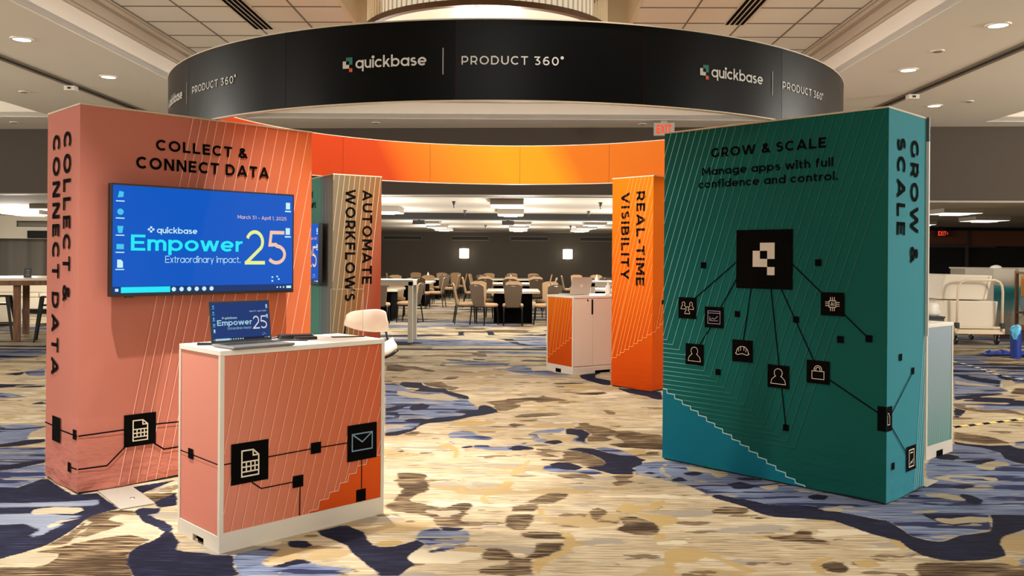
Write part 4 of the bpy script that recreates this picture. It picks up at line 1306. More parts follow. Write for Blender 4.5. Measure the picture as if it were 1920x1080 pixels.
# ---- counters
def counter(name, label, loc, rz, w, d, h, front, left, right, plinth=.082, vents=()):
    t = thing(name, label, 'counter', (loc[0], loc[1], 0), R(rz))
    mb = MB(); mb.box(0, w, 0, d, h - .028, h); mb.build('top', WHITE, t, bevel=.003)
    mb = MB()
    # plinth with a notch in each short side
    mb.box(.0, w, 0, .02, 0, plinth); mb.box(0, w, d - .02, d, 0, plinth)
    for x0, x1 in ((0, .02), (w - .02, w)):
        y0, y1 = d * .36, d * .62
        mb.box(x0, x1, .02, y0, 0, plinth); mb.box(x0, x1, y1, d - .02, 0, plinth); mb.box(x0, x1, y0, y1, .036, plinth)
    mb.box(.02, w - .02, .02, d - .02, plinth - .01, plinth)
    mb.build('plinth', WHITE_METAL, t)
    mb = MB()
    for x0, x1 in ((.021, .03), (w - .03, w - .021)): mb.box(x0, x1, .021, d - .021, 0, plinth - .011)
    mb.build('notch_shade_panel', BLACK, t)  # black panel standing in for the shade inside the notches
    i = .012
    mb = MB(); mb.box(i, w - i, i, d - i, plinth, h - .028); mb.build('body', WHITE, t)
    mb = MB()
    for x0, x1 in ((0, .022), (w - .022, w)):
        for y0, y1 in ((0, .022), (d - .022, d)):
            mb.box(x0, x1, y0, y1, plinth, h - .028)
    for y0, y1 in ((0, .02), (d - .02, d)):
        mb.box(.022, w - .022, y0, y1, plinth, plinth + .016)
    mb.build('frame', WHITE_METAL, t)
    F = faces(w, d)
    for nm, m, key, length in (('front_graphic', front, 'front', w), ('left_graphic', left, 'left', d), ('right_graphic', right, 'right', d)):
        if m:
            mb = MB(); put_rect(mb, lambda s, z: F[key](s, z, -.004), .022 if key == 'front' else .004, length - (.022 if key == 'front' else .004), plinth + (.016 if key == 'front' else .003), h - .029)
            mb.build(nm, m, t, fix=False)
    return t, F
cg = print_mat('coral_counter_print', lambda nt, x, y, z: nt.math('ADD', nt.math('MULTIPLY', x, .80), nt.math('MULTIPLY', nt.math('SUBTRACT', .6, z), -.20)), [(0, (214, 134, 110)), (.35, (208, 118, 86)), (.7, (208, 108, 72)), (1, (206, 92, 54))], .5)
cl = print_mat('coral_side_print', lambda nt, x, y, z: z, [(0, (212, 129, 112)), (1, (220, 145, 126))], .5)
CW, CD, CH = 1.0112, .48, 1.0175
ct, F = counter('display_counter', 'coral and white counter in front of the coral tower, a laptop on it', (-1.4551, 4.3483), 44.76, CW, CD, CH, cg, cl, WHITE)
f = lambda s, z, o=.0005: F['front'](s, z, o - .002)
lf = lambda s, z, o=.0005: F['left'](s, z, o - .002)
CS = [(.513, .099), (.516, .112), (.569, .112), (.582, .157), (.637, .157), (.645, .189), (.702, .189), (.712, .228), (.762, .228), (.772, .268), (.819, .268), (.829, .306), (.888, .306), (.897, .345), (.987, .345)]
mb = MB()
for i in range(1, len(CS) - 1, 2):
    put_rect(mb, lambda s, z: f(s, z, .0003), CS[i][0] if i > 1 else .513, CS[i + 2][0] if i + 2 < len(CS) else .988, .099, CS[i][1])
red = print_mat('orange_stair_print', lambda nt, x, y, z: nt.math('MULTIPLY', nt.math('SUBTRACT', z, .1), 3.6), [(0, (206, 78, 22)), (1, (224, 92, 30))], .5)
mb.build('orange_stair_field', red, ct, fix=False)
mb = MB()
cf = lambda s, z: f(s, z, .0009)
put_stroke(mb, CS, cf, .004)
for k in range(-1, 16):
    s0, s1 = .005 + .0585 * k, .185 + .0652 * k
    z0, z1 = .1, .985
    sl = (s1 - s0) / (z1 - z0)
    # stop at the stair, the frame or the top
    za = z0
    for i in range(1, len(CS) - 1, 2):
        a, b, zz = CS[i][0], (CS[i + 2][0] if i + 2 < len(CS) else .988), CS[i][1]
        s_at = s0 + sl * (zz - z0)
        if a <= s_at <= b or (s0 > a and s_at > a): za = max(za, zz)
    sa = s0 + sl * (za - z0)
    if sa < .024:
        za = z0 + (.024 - s0) / sl; sa = .024
    zb, sb = z1, s1
    if sb > .987:
        zb = z0 + (.987 - s0) / sl; sb = .987
    if zb > za + .02 and sa < .985: put_stroke(mb, [(sa, za), (sb, zb)], cf, .0032)
mb.build('slanted_lines', PINKLINE, ct, fix=False)
g = lambda s, z: f(s, z, .0016)
g2 = lambda s, z: f(s, z, .0026)
icon_tile(ct, g, .061, .269, .330, .539, 'sheet', CREAM, g2)
icon_tile(ct, g, .758, .959, .337, .542, 'mail', mat('steel_blue_ink', (120, 150, 176), .6), g2)
mb = MB()
for s0, s1, z0, z1 in ((.523, .587, .419, .480), (.413, .478, .254, .318), (.820, .886, .102, .170)):
    put_rect(mb, g, s0, s1, z0, z1)
K = .006
for pts in ([(.023, .443), (.061, .444)], [(.269, .445), (.523, .448)], [(.587, .448), (.758, .447)], [(.175, .330), (.229, .287), (.413, .287)], [(.458, .254), (.457, .100)], [(.856, .337), (.856, .170)], [(.853, .102), (.853, .099)]):
    put_stroke(mb, pts, lambda s, z: f(s, z, .0013), K)
lg = lambda s, z: lf(s, z, .0016)
put_rect(mb, lg, .118, .179, .421, .475)
put_stroke(mb, [(.004, .447), (.476, .443)], lg, K)
mb.build('connector_lines', BLACK, ct, fix=False)
mb = MB(); mb.box(.006, .018, CD * .52, CD * .58, .002, .016); mb.build('floor_fixing', CHROME, ct)

gr = print_mat('grey_teal_print', lambda nt, x, y, z: nt.math('ADD', nt.math('MULTIPLY', z, .9), nt.math('MULTIPLY', x, -.2)), [(0, (96, 148, 136)), (.35, (124, 152, 150)), (.9, (150, 166, 182))], .5)
rc0 = (3.4743 - CD * math.cos(R(41.29)), 6.8289 - CD * math.sin(R(41.29)))
ct2, F2 = counter('display_counter', 'grey-teal striped white counter behind the teal tower', rc0, 41.29, CD, CW, CH, gr, WHITE, WHITE)
mb = MB()
for i in range(15):
    s0 = -.06 + .033 * i
    a, b = s0, s0 + .09
    zs0, zs1 = .1, .985
    if a < .024: zs0 = .1 + (.024 - a) / .09 * .885; a = .024
    if b > .456: zs1 = .1 + (.456 - s0) / .09 * .885; b = .456
    if zs1 > zs0: put_stroke(mb, [(a, zs0), (b, zs1)], lambda s, z: F2['front'](s, z, -.003), .0045)
mb.build('slanted_lines', mat('lilac_ink', (176, 186, 202), .6), ct2, fix=False)
mb = MB(); mb.box(CD * .38, CD * .62, -.001, .004, .0, .045); tag(mb.build('plinth_notch', BLACK, ct2), 'dark notch in the plinth')

og = print_mat('orange_counter_print', lambda nt, x, y, z: nt.math('ADD', nt.math('MULTIPLY', z, .6), nt.math('MULTIPLY', x, -.45)), [(0, (196, 74, 8)), (.3, (208, 94, 8)), (.6, (222, 118, 12))], .5)
oc0 = (.79 + .6 * math.cos(R(122)), 11.15 + .6 * math.sin(R(122)))
ct3, F3 = counter('display_counter', 'orange striped white counter with two doors beside the orange tower', oc0, -58, .60, 1.0, 1.01, og, WHITE, None)
of = lambda s, z, o=-.003: F3['front'](s, z, o)
OCS = [(.022, .173), (.060, .175), (.068, .218), (.135, .221), (.141, .260), (.205, .264), (.212, .305), (.290, .312), (.303, .350), (.364, .354), (.373, .390), (.433, .392), (.437, .427), (.502, .429), (.511, .468), (.577, .472)]
mb = MB(); put_stroke(mb, OCS, of, .005)
for s, z in [OCS[i] for i in range(2, len(OCS), 2)] + [(.030, .173)]:
    e, z1 = s + (.98 - z) * .21, .98
    if e > .577: e, z1 = .577, z + (.577 - s) / .21
    put_stroke(mb, [(s, z), (e, z1)], of, .0045)
mb.build('slanted_lines', MATS['pale_orange_ink'], ct3, fix=False)
mb = MB(); mb.box(.22, .34, -.002, .004, 0, .05); tag(mb.build('plinth_notch', BLACK, ct3), 'dark notch in the plinth')
for y0, y1 in ((.024, .318), (.325, .976)):
    mb = MB(); mb.box(.60 - .012, .60 - .001, y0, y1, .105, .965)
    d_ = mb.build('door', mat('door_white', (232, 216, 198), .45), ct3, bevel=.002)
    if y0 < .1:
        h = MB(); h.box(.597, .604, .295, .317, .77, .965); tag(h.build('handle_slot', BLACK, d_), 'dark finger slot')
        h = MB(); h.lathe([(.0, .0), (.011, .0), (.011, .004)], 0, 0, 12); h.v = [(.5995 + z, .232 + x, .955 + y) for x, y, z in h.v]; h.build('lock', BLACK, d_)

# ------------------------------------------------------------------ screens
BLUE = mat('screen_blue', (0, 92, 206), .55, emit=1.12)
BLUE.node_tree.nodes['Principled BSDF'].inputs['Specular IOR Level'].default_value = .02
def desktop(parent, pl, w, h, dark=False):
    """the slide and desktop shown on a screen; pl(u, v) with u, v in metres from the lower left"""
    S = lambda a: a * w
    V = lambda b: b * h
    e = .9 if dark else 1.2
    cyan = mat('screen_cyan' + ('_dim' if dark else ''), (30, 238, 255) if not dark else (190, 240, 255), .5, emit=e)
    white = mat('screen_white' + ('_dim' if dark else ''), (205, 246, 255), .5, emit=e)
    bar = mat('screen_bar' + ('_dim' if dark else ''), (6, 56, 128) if not dark else (14, 26, 62), .5, emit=.9)
    yel = mat('screen_yellow' + ('_dim' if dark else ''), (238, 246, 150) if not dark else (250, 248, 240), .5, emit=e)
    pk = mat('screen_peach' + ('_dim' if dark else ''), (250, 204, 176) if not dark else (250, 246, 240), .5, emit=e)
    mb = MB(); put_rect(mb, lambda s, z: pl(s, z, .0006), 0, w, 0, V(.062)); mb.build('task_bar', bar, parent, fix=False)
    mb = MB()
    q = lambda s, z: pl(s, z, .0012)
    put_rect(mb, q, S(.041), S(.289), V(.004), V(.058))
    mb.build('search_box', cyan, parent, fix=False)
    text_line(parent, 'title_lettering', cyan, 'Empower', q, S(.088), S(.690), V(.398), V(.150), .17, .10)
    text_line(parent, 'brand_lettering', white, 'quickbase', q, S(.218), S(.432), V(.567), V(.058), .155, .09)
    text_line(parent, 'tagline_lettering', white, 'Extraordinary impact.', q, S(.262), S(.678), V(.285), V(.066), .085, .10)
    mb = MB()
    for a, b in ((0, 2), (1, 3), (2, 2), (1, 1)):
        put_rect(mb, q, S(.172 + .011 * a), S(.172 + .011 * (a + 1)), V(.552 + .019 * b), V(.552 + .019 * (b + 1)))
    for i in range(5):                                     # captions of the desktop icons
        y = .905 - .158 * i
        put_rect(mb, q, S(.014), S(.056), V(y - .056), V(y - .046))
    for y in (.895, .625):
        put_rect(mb, q, S(.955), S(.982), V(y - .04), V(y + .03))
        put_rect(mb, q, S(.95), S(.988), V(y - .07), V(y - .055))
    for i in range(6):
        x = .308 + .041 * i
        mb.poly([q(S(x) + .012 * w * math.cos(t * .785), V(.03) + .012 * w * math.sin(t * .785)) for t in range(8)])
    put_rect(mb, q, S(.013), S(.029), V(.018), V(.044))
    put_rect(mb, q, S(.962), S(.992), V(.018), V(.044))
    for x in (.90, .92, .94): put_rect(mb, q, S(x), S(x + .008), V(.022), V(.038))
    for x, y in ((.868, .128), (.898, .134), (.908, .106), (.868, .088)): put_rect(mb, q, S(x), S(x + .010), V(y), V(y + .016))
    tag(mb.build('icon_captions', white, parent, fix=False), kind='stuff')
    mb = MB()                                              # desktop icons: computer, globe, bin, panel, document
    y = .905
    mb.poly([q(S(.022), V(y - .02)), q(S(.050), V(y - .012)), q(S(.052), V(y + .035)), q(S(.030), V(y + .042))])
    y -= .158
    mb.poly([q(S(.036) + .022 * w * .72 * math.cos(t * .524), V(y + .008) + .022 * w * .72 * math.sin(t * .524)) for t in range(12)])
    y -= .158
    mb.poly([q(S(.026), V(y - .03)), q(S(.046), V(y - .03)), q(S(.051), V(y + .035)), q(S(.021), V(y + .035))])
    y -= .158
    put_rect(mb, q, S(.018), S(.054), V(y - .022), V(y + .026))
    mb.build('desktop_icons', mat('screen_icon_blue' + ('_dim' if dark else ''), (70, 200, 240), .5, emit=e), parent, fix=False)
    y -= .158
    mb = MB()
    mb.poly([q(S(.022), V(y - .034)), q(S(.050), V(y - .034)), q(S(.050), V(y + .02)), q(S(.040), V(y + .04)), q(S(.022), V(y + .04))])
    mb.build('document_icon', white, parent, fix=False)
    text_line(parent, 'date_lettering', pk, 'March 31 \u2013 April 1, 2025', q, S(.660), S(.960), V(.735), V(.036), .13, .13)
    text_line(parent, 'numeral_lettering', pk, '5', q, S(.846), S(.958), V(.268), V(.355), .105, .1)
    mb = MB()
    put_text(mb, '2', q, S(.704), S(.826), V(.268), V(.355), .105, .1)
    mb.build('numeral_lettering', yel, parent, fix=False)
def wall_screen(loc, rz, label, w=1.30, h=.715):
    t = thing('wall_screen', label, 'screen', loc, R(rz))     # local x along the wall, -y out, z up, origin at lower left of the panel
    mb = MB(); mb.box(0, w, -.105, -.055, 0, h); mb.build('bezel', DARK, t, bevel=.004)
    mb = MB(); mb.box(.2, w - .2, -.06, -.02, .12, h - .12); mb.build('back_housing', DARK, t, bevel=.01)
    mb = MB(); mb.box(.45, w - .45, -.03, -.003, .2, h - .2); mb.build('wall_mount', DARK, t)
    b = .012
    mb = MB(); put_rect(mb, lambda s, z: (s, -.1062, z), b, w - b, b + .008, h - b)
    s = mb.build('screen', BLUE, t, fix=False)
    desktop(s, lambda u, v, o: (b + u, -.1064 - o, b + .008 + v), w - 2 * b, h - 2 * b - .008)
    mb = MB(); mb.box(.10, .15, -.10, -.07, -.008, .001); mb.build('sensor', DARK, t)
    return t
c, s = math.cos(R(45.34)), math.sin(R(45.34))
wall_screen((-2.691 + .150 * c, 5.3994 + .150 * s, 1.231), 45.34, 'big flat screen with a blue slide, mounted on the coral tower')
c, s = math.cos(R(-57.82)), math.sin(R(-57.82))
wall_screen((AL[0] + .20 * c, AL[1] + .20 * s, 1.17), -57.82, 'flat screen seen edge-on on the left face of the taupe tower')

# ---- laptop on the coral counter
lx, ly = -1.563, 4.532
t = thing('laptop', 'open dark laptop showing the blue slide, on the coral counter', 'laptop', (lx, ly, CH), R(46.6))
SILV = mat('laptop_grey', (120, 118, 116), .4, .6)
KEY = mat('key_black', (22, 22, 24), .5)
w, d = .352, .232
mb = MB(); mb.box(0, w, -d, 0, .003, .016); base = mb.build('base', SILV, t, bevel=.003)
mb = MB()
for r_ in range(5):
    for k in range(14):
        mb.box(.022 + k * .0222, .022 + k * .0222 + .018, -.03 - r_ * .021 - .016, -.03 - r_ * .021, .016, .0175)
tag(mb.build('keyboard', KEY, base), kind='stuff')
mb = MB(); mb.box(.12, .23, -d + .012, -d + .07, .016, .0164); mb.build('touchpad', mat('touchpad_grey', (96, 95, 94), .4), base)
mb = MB()
for x in (.03, w - .03):
    for y in (-.02, -d + .02): mb.lathe([(.0, 0), (.008, 0), (.008, .003)], x, y, 10)
mb.build('rubber_feet', DARK, base)
ang = R(100)
ca, sa = math.cos(R(10)), math.sin(R(10))
def lid(u, v, o=0):
    return (u, v * math.sin(R(9)) - o * math.cos(R(9)), .014 + v * math.cos(R(9)) + o * math.sin(R(9)) * -1)
mb = MB()
H2 = .222
pts = [lid(0, 0, -.006), lid(w, 0, -.006), lid(w, H2, -.006), lid(0, H2, -.006), lid(0, 0, .0), lid(w, 0, .0), lid(w, H2, .0), lid(0, H2, .0)]
mb.add(pts, [(0, 1, 2, 3), (4, 5, 6, 7), (0, 1, 5, 4), (1, 2, 6, 5), (2, 3, 7, 6), (3, 0, 4, 7)])
ld = mb.build('lid', DARK, t)
mb = MB(); put_rect(mb, lambda u, v: lid(u, v, .0006), .008, w - .008, .014, H2 - .008)
s_ = mb.build('screen', mat('laptop_blue', (12, 62, 140), .4, emit=.8), t, fix=False)
desktop(s_, lambda u, v, o: lid(.008 + u, .014 + v, .0008 + o * .5), w - .016, H2 - .022, True)

def at_counter(s, y):
    a = R(44.76)
    return (-1.4551 + s * math.cos(a) - y * math.sin(a), 4.3483 + s * math.sin(a) + y * math.cos(a), CH)
t = thing('dongle_hub', 'black adapter hub with a cable beside the laptop on the coral counter', 'adapter', at_counter(.62, .33), R(30))
mb = MB(); mb.box(-.10, .10, -.035, .035, 0, .026); mb.build('body', DARK, t, bevel=.010)
mb = MB(); mb.tube([(-.10, 0, .012), (-.16, -.02, .008), (-.20, -.06, .006), (-.16, -.10, .006), (-.05, -.14, .006), (.02, -.17, .006)], .005, 6); mb.build('cable', DARK, t, smooth=True)
mb = MB(); mb.box(-.03, .10, -.10, -.05, 0, .018); mb.build('plug', DARK, t, bevel=.006)
t = thing('charger_plug', 'black charger plug lying left of the laptop on the coral counter', 'charger', at_counter(.065, .31), R(10))
mb = MB(); mb.box(-.04, .04, -.012, .012, 0, .014); mb.build('body', DARK, t, bevel=.004)
mb = MB(); mb.tube([(.04, 0, .007), (.07, .0, .006), (.10, .012, .006)], .004, 6); mb.build('cable', DARK, t)
# clear acrylic sign holder
t = thing('acrylic_holder', 'clear acrylic sign holder standing empty on the right end of the coral counter', 'sign holder', at_counter(.84, .302), R(20))
acr = bpy.data.materials.new('clear_acrylic')
acr.use_nodes = True
b = acr.node_tree.nodes['Principled BSDF']
b.inputs['Base Color'].default_value = (1, .97, .93, 1)
b.inputs['Roughness'].default_value = .03
b.inputs['IOR'].default_value = 1.05
b.inputs['Transmission Weight'].default_value = 1.0
edge = mat('acrylic_edge', (226, 210, 176), .25)
mb = MB(); mb.box(0, .190, 0, .003, 0, .283); mb.build('panel', acr, t)
mb = MB(); mb.box(0, .190, -.06, .0, 0, .003); mb.build('foot', acr, t)
mb = MB()
for x0, x1, z0, z1 in ((-.0015, .0005, 0, .283), (.1895, .1915, 0, .283), (-.0015, .1915, .282, .2845)): mb.box(x0, x1, -.0005, .0035, z0, z1)
tag(mb.build('polished_edge', edge, t), 'bright polished edges')

# ---- on the orange counter
def at3(s, y):
    a = R(-58)
    return (oc0[0] + s * math.cos(a) - y * math.sin(a), oc0[1] + s * math.sin(a) + y * math.cos(a), 1.01)
SIL = mat('silver_aluminium', (206, 200, 188), .4, .25)
t = thing('laptop', 'open silver laptop seen from behind on the orange counter', 'laptop', at3(.33, .30), R(35))
mb = MB(); mb.box(-.17, .17, 0, .23, .002, .016); base = mb.build('base', SIL, t, bevel=.003)
mb = MB()
for r_ in range(4):
    for k in range(12): mb.box(-.15 + k * .025, -.15 + k * .025 + .02, .04 + r_ * .024, .04 + r_ * .024 + .019, .016, .0175)
tag(mb.build('keyboard', KEY, base), kind='stuff')
def lid2(u, v, o=0):
    return (u, -v * .26 - o, .014 + v * .965)
mb = MB()
pts = [lid2(u, v, o) for o in (0, .006) for u, v in ((-.17, 0), (.17, 0), (.17, .232), (-.17, .232))]
mb.add(pts, [(0, 1, 2, 3), (4, 5, 6, 7), (0, 1, 5, 4), (1, 2, 6, 5), (2, 3, 7, 6), (3, 0, 4, 7)])
ld = mb.build('lid', SIL, t)
mb = MB(); mb.poly([lid2(.022 * math.cos(R(a)), .116 + .022 * math.sin(R(a)), .0072) for a in range(0, 360, 20)]); tag(mb.build('logo_disc', mat('logo_disc', (238, 232, 220), .3), ld, fix=False), 'pale round logo')
t = thing('pump_bottle', 'white pump sanitiser bottle on the orange counter', 'bottle', at3(.30, .80), R(20))
mb = MB(); mb.lathe([(.0, 0), (.034, 0), (.036, .01), (.036, .10), (.026, .122), (.014, .128), (.014, .14)], n=20); mb.build('body', mat('bottle_white', (240, 236, 226), .3), t, smooth=True)
mb = MB(); mb.lathe([(.0, .14), (.012, .14), (.012, .165), (.006, .166), (.006, .185)], n=14); mb.box(-.012, .04, -.009, .009, .183, .195); mb.build('pump', WHITE, t)
t = thing('label_bottle', 'small clear bottle with a pale label beside the pump bottle', 'bottle', at3(.38, .82), 0)
mb = MB(); mb.lathe([(.0, 0), (.022, 0), (.022, .09), (.012, .105), (.012, .125), (0, .125)], n=16); mb.build('body', mat('cloudy_plastic', (198, 198, 190), .3), t, smooth=True)
mb = MB(); mb.lathe([(.0225, .03), (.0225, .075)], n=16); mb.build('paper_label', WHITE, t)
mb = MB(); mb.lathe([(.0, .125), (.013, .125), (.013, .142), (0, .142)], n=12); mb.build('cap', DARK, t)

# ---- cable loop on the striped counter
def at2(x, y):
    a = R(41.29)
    return (rc0[0] + x * math.cos(a) - y * math.sin(a), rc0[1] + x * math.sin(a) + y * math.cos(a))
t = thing('cable_loop', 'black cable curled on the striped counter behind the teal tower', 'cable', at2(.12, .25) + (CH,), R(41.29))
mb = MB(); mb.tube([(-.1, -.12, .007), (.10, -.14, .007), (.26, -.10, .008), (.30, -.02, .012), (.22, .10, .02), (.05, .2, .03), (-.1, .3, .03)], .007, 8); mb.build('cable', DARK, t, smooth=True)

# ------------------------------------------------------------------ white stool behind the coral counter
t = thing('counter_stool', 'white low-backed stool with a black rim behind the right end of the coral counter', 'stool', (-1.30, 7.85, 0), R(-166))
VINYL = mat('white_vinyl', (246, 240, 226), .5)
BLK = mat('black_steel', (18, 17, 16), .35, .3)
mb = MB()      # curved seat pan, sitter faces local +y
L = []
for u in range(15):
    a = (u / 14 - .5) * 2
    x, up = a * .25, .075 * abs(a) ** 2.6
    y1 = .22 - .06 * abs(a) ** 3
    L.append([(x, -.20, .60 + up), (x, -.05, .575 + up), (x, y1 - .05, .575 + up), (x, y1, .60 + up), (x, y1 - .01, .645 + up), (x, -.02, .655 + up), (x, -.20, .68 + up)])
mb.loft(L)
mb.build('seat', VINYL, t, bevel=.012, smooth=True)
mb = MB()
L = []
for u in range(15):
    a = (u / 14 - .5) * 2
    y = -.22 + .06 * abs(a) ** 2.5
    zt = 1.005 - .03 * abs(a) ** 5 - .012 * a
    zb = .80 + .035 * abs(a) ** 2 + .03 * a
    x = a * .185
    k = 1.12
    L.append([(x * k, y, zb), (x * k, y + .035, zb + .01), (x, y + .03, (zt + zb) / 2 + .02), (x * .98, y + .012, zt), (x * .99, y - .018, zt - .003), (x, y - .02, (zt + zb) / 2)])
mb.loft(L)
mb.build('backrest', VINYL, t, bevel=.01, smooth=True)
mb = MB(); mb.tube([(a * .256, (.225 - .06 * abs(a) ** 3), .592 + .075 * abs(a) ** 2.6) for a in [k / 8 - 1 for k in range(17)]], .012, 8); mb.build('seat_rim', BLK, t, smooth=True)
for x in (-.17, .17):
    mb = MB(); mb.tube([(x * 1.35, -.17, .66), (x * 1.2, -.225, .72), (x, -.235, .90)], .011, 8); mb.build('back_support', BLK, t, smooth=True)
mb = MB(); mb.lathe([(.03, .03), (.03, .52), (.09, .575)], n=16); mb.build('column', BLK, t, smooth=True)
mb = MB(); mb.lathe([(0, .0), (.14, .0), (.14, .012), (.04, .03), (0, .03)], n=28); mb.build('base', BLK, t)

# ------------------------------------------------------------------ banquet chairs and tables
TAN = mat('tan_chair_fabric', (158, 126, 90), .85)
CHB = mat('brown_chair_back', (86, 71, 55), .9)
def make_chair(label, group):
    t = thing('banquet_chair', label, 'chair', (0, 0, 0), 0, group)
    W2 = .235
    mb = MB()     # seat, faces +y
    loops = []
    for k, (dz, ins) in enumerate(((.405, .02), (.42, .0), (.455, .0), (.478, .02), (.486, .07))):
        pts = []
        for i in range(20):
            a = 2 * math.pi * i / 20
            ca, sa = math.cos(a), math.sin(a)
            e = .45
            pts.append(((W2 - ins) * abs(ca) ** e * (1 if ca > 0 else -1) * (1 + .04 * sa), .03 + (.225 - ins) * abs(sa) ** e * (1 if sa > 0 else -1), dz))
        loops.append(pts)
    mb.loft(loops)
    mb.build('seat', TAN, t, smooth=True)
    mb = MB()     # back with a humped top
    n = 15
    zb = .43
    front, back = [], []
    for j in range(9):
        v = j / 8
        rf_, rb_ = [], []
        for i in range(n):
            a = (i / (n - 1) - .5) * 2
            w = .165 + .045 * v
            top = .90 + .028 * math.cos(a * math.pi) * .6 + .012 - .05 * max(0, abs(a) - .75) * 4 * .5
            if abs(a) < .35: top -= .016 * (1 - (abs(a) / .35) ** 2)
            z = zb + (top - zb) * v
            y = -.185 - .10 * v + .02 * abs(a) ** 2
            rf_.append((a * w, y, z)); rb_.append((a * w, y - .045 + .012 * v, z))
        front.append(rf_); back.append(rb_)
    k0 = len(mb.v)
    vs = [p for r in front for p in r] + [p for r in back for p in r]
    m = 9 * n
    fs = []
    mi = []
    for j in range(8):
        for i in range(n - 1):
            fs.append((j * n + i, j * n + i + 1, (j + 1) * n + i + 1, (j + 1) * n + i)); mi.append(0)
            fs.append((m + j * n + i + 1, m + j * n + i, m + (j + 1) * n + i, m + (j + 1) * n + i + 1)); mi.append(1)
        for i in (0, n - 1):
            fs.append((j * n + i, (j + 1) * n + i, m + (j + 1) * n + i, m + j * n + i)); mi.append(0)
    for j in (0, 8):
        for i in range(n - 1):
            fs.append((j * n + i, j * n + i + 1, m + j * n + i + 1, m + j * n + i)); mi.append(0)
    mb.add(vs, fs); mb.m = mi
    mb.build('backrest', [TAN, CHB], t, smooth=False)
    mb = MB(); mb.tube([(-.055, -.300, .895), (-.04, -.315, .880), (0, -.322, .872), (.04, -.315, .880), (.055, -.300, .895)], .008, 6); tag(mb.build('grab_handle', CHROME, t, smooth=True), 'bright metal grab handle')
    mb = MB(); mb.tube([(-.18, -.17, .40), (.18, -.17, .40), (.18, .2, .40), (-.18, .2, .40)], .011, 6, closed=True); mb.build('seat_frame', BLK, t)
    for x in (-1, 1):
        mb = MB(); mb.tube([(x * .12, -.19, .44), (x * .18, -.20, .425), (x * .20, -.215, .38), (x * .205, -.27, 0)], [.014, .016, .016, .013], 8); mb.build('leg', BLK, t, smooth=True)
        mb = MB(); mb.tube([(x * .18, .19, .41), (x * .195, .205, .38), (x * .205, .235, 0)], [.014, .016, .013], 8); mb.build('leg', BLK, t, smooth=True)
    return t
proto = None
def chair(x, y, face, label, group):
    """face: heading of the sitter in degrees, 90 looks away from the camera"""
    global proto
    rz = R(face - 90)
    if proto is None:
        proto = make_chair(label, group)
        proto.location = (x, y, 0)
        proto.rotation_euler = (0, 0, rz)
    else:
        copy_thing(proto, (x, y, 0), rz, label, group)
WOODTOP = mat('pale_wood_top', (168, 158, 140), .5)
nt = NT(WOODTOP)
v_, x_, y_, z_ = nt.objxyz()
nt.l(nt.ramp(nt.noise(v_, (1, 14, 8), 2.5, 3), [(.3, (138, 126, 108)), (.6, (186, 176, 156)), (.8, (120, 110, 96))]), nt.b.inputs['Base Color'])
def banquet_table(x, y, w, d, label):
    t = thing('banquet_table', label, 'table', (x, y, 0), 0, 'banquet tables in the far room')
    mb = MB(); mb.box(-w / 2, w / 2, -d / 2, d / 2, .695, .75); mb.build('tabletop', WOODTOP, t, bevel=.006)
    mb = MB(); bw, bd = w * .36, d * .36
    mb.box(-bw, bw, -bd, bd, .02, .695); mb.build('drum_base', mat('black_table_base', (7, 6, 6), .95, spec=.03), t, bevel=.01)
    mb = MB(); mb.box(-bw - .03, bw + .03, -bd - .03, bd + .03, 0, .02); mb.build('foot', BLK, t)
    return t
banquet_table(.03, 20.4, 1.22, 1.7, 'black-based banquet table in the middle, nearest row of the far room')
banquet_table(.03, 25.9, 1.5, 1.7, 'black-based banquet table in the middle, second row of the far room')
banquet_table(.05, 31.8, 1.6, 1.7, 'black-based banquet table in the middle, last row before the back wall')
banquet_table(-3.25, 20.9, 1.2, 1.6, 'black-based banquet table half hidden behind the grey high table')
banquet_table(-3.1, 27.2, 1.3, 1.6, 'black-based banquet table in the second row, left of the middle')
banquet_table(-3.1, 31.9, 1.3, 1.6, 'black-based banquet table by the back wall, left of the middle')
banquet_table(2.0, 21.9, 1.0, 1.4, 'black-based banquet table hidden behind the silver laptop on the orange counter')
banquet_table(2.75, 29.3, 1.3, 1.6, 'black-based banquet table near the back wall beside the orange tower')
CGRP = 'banquet chairs in the far room'
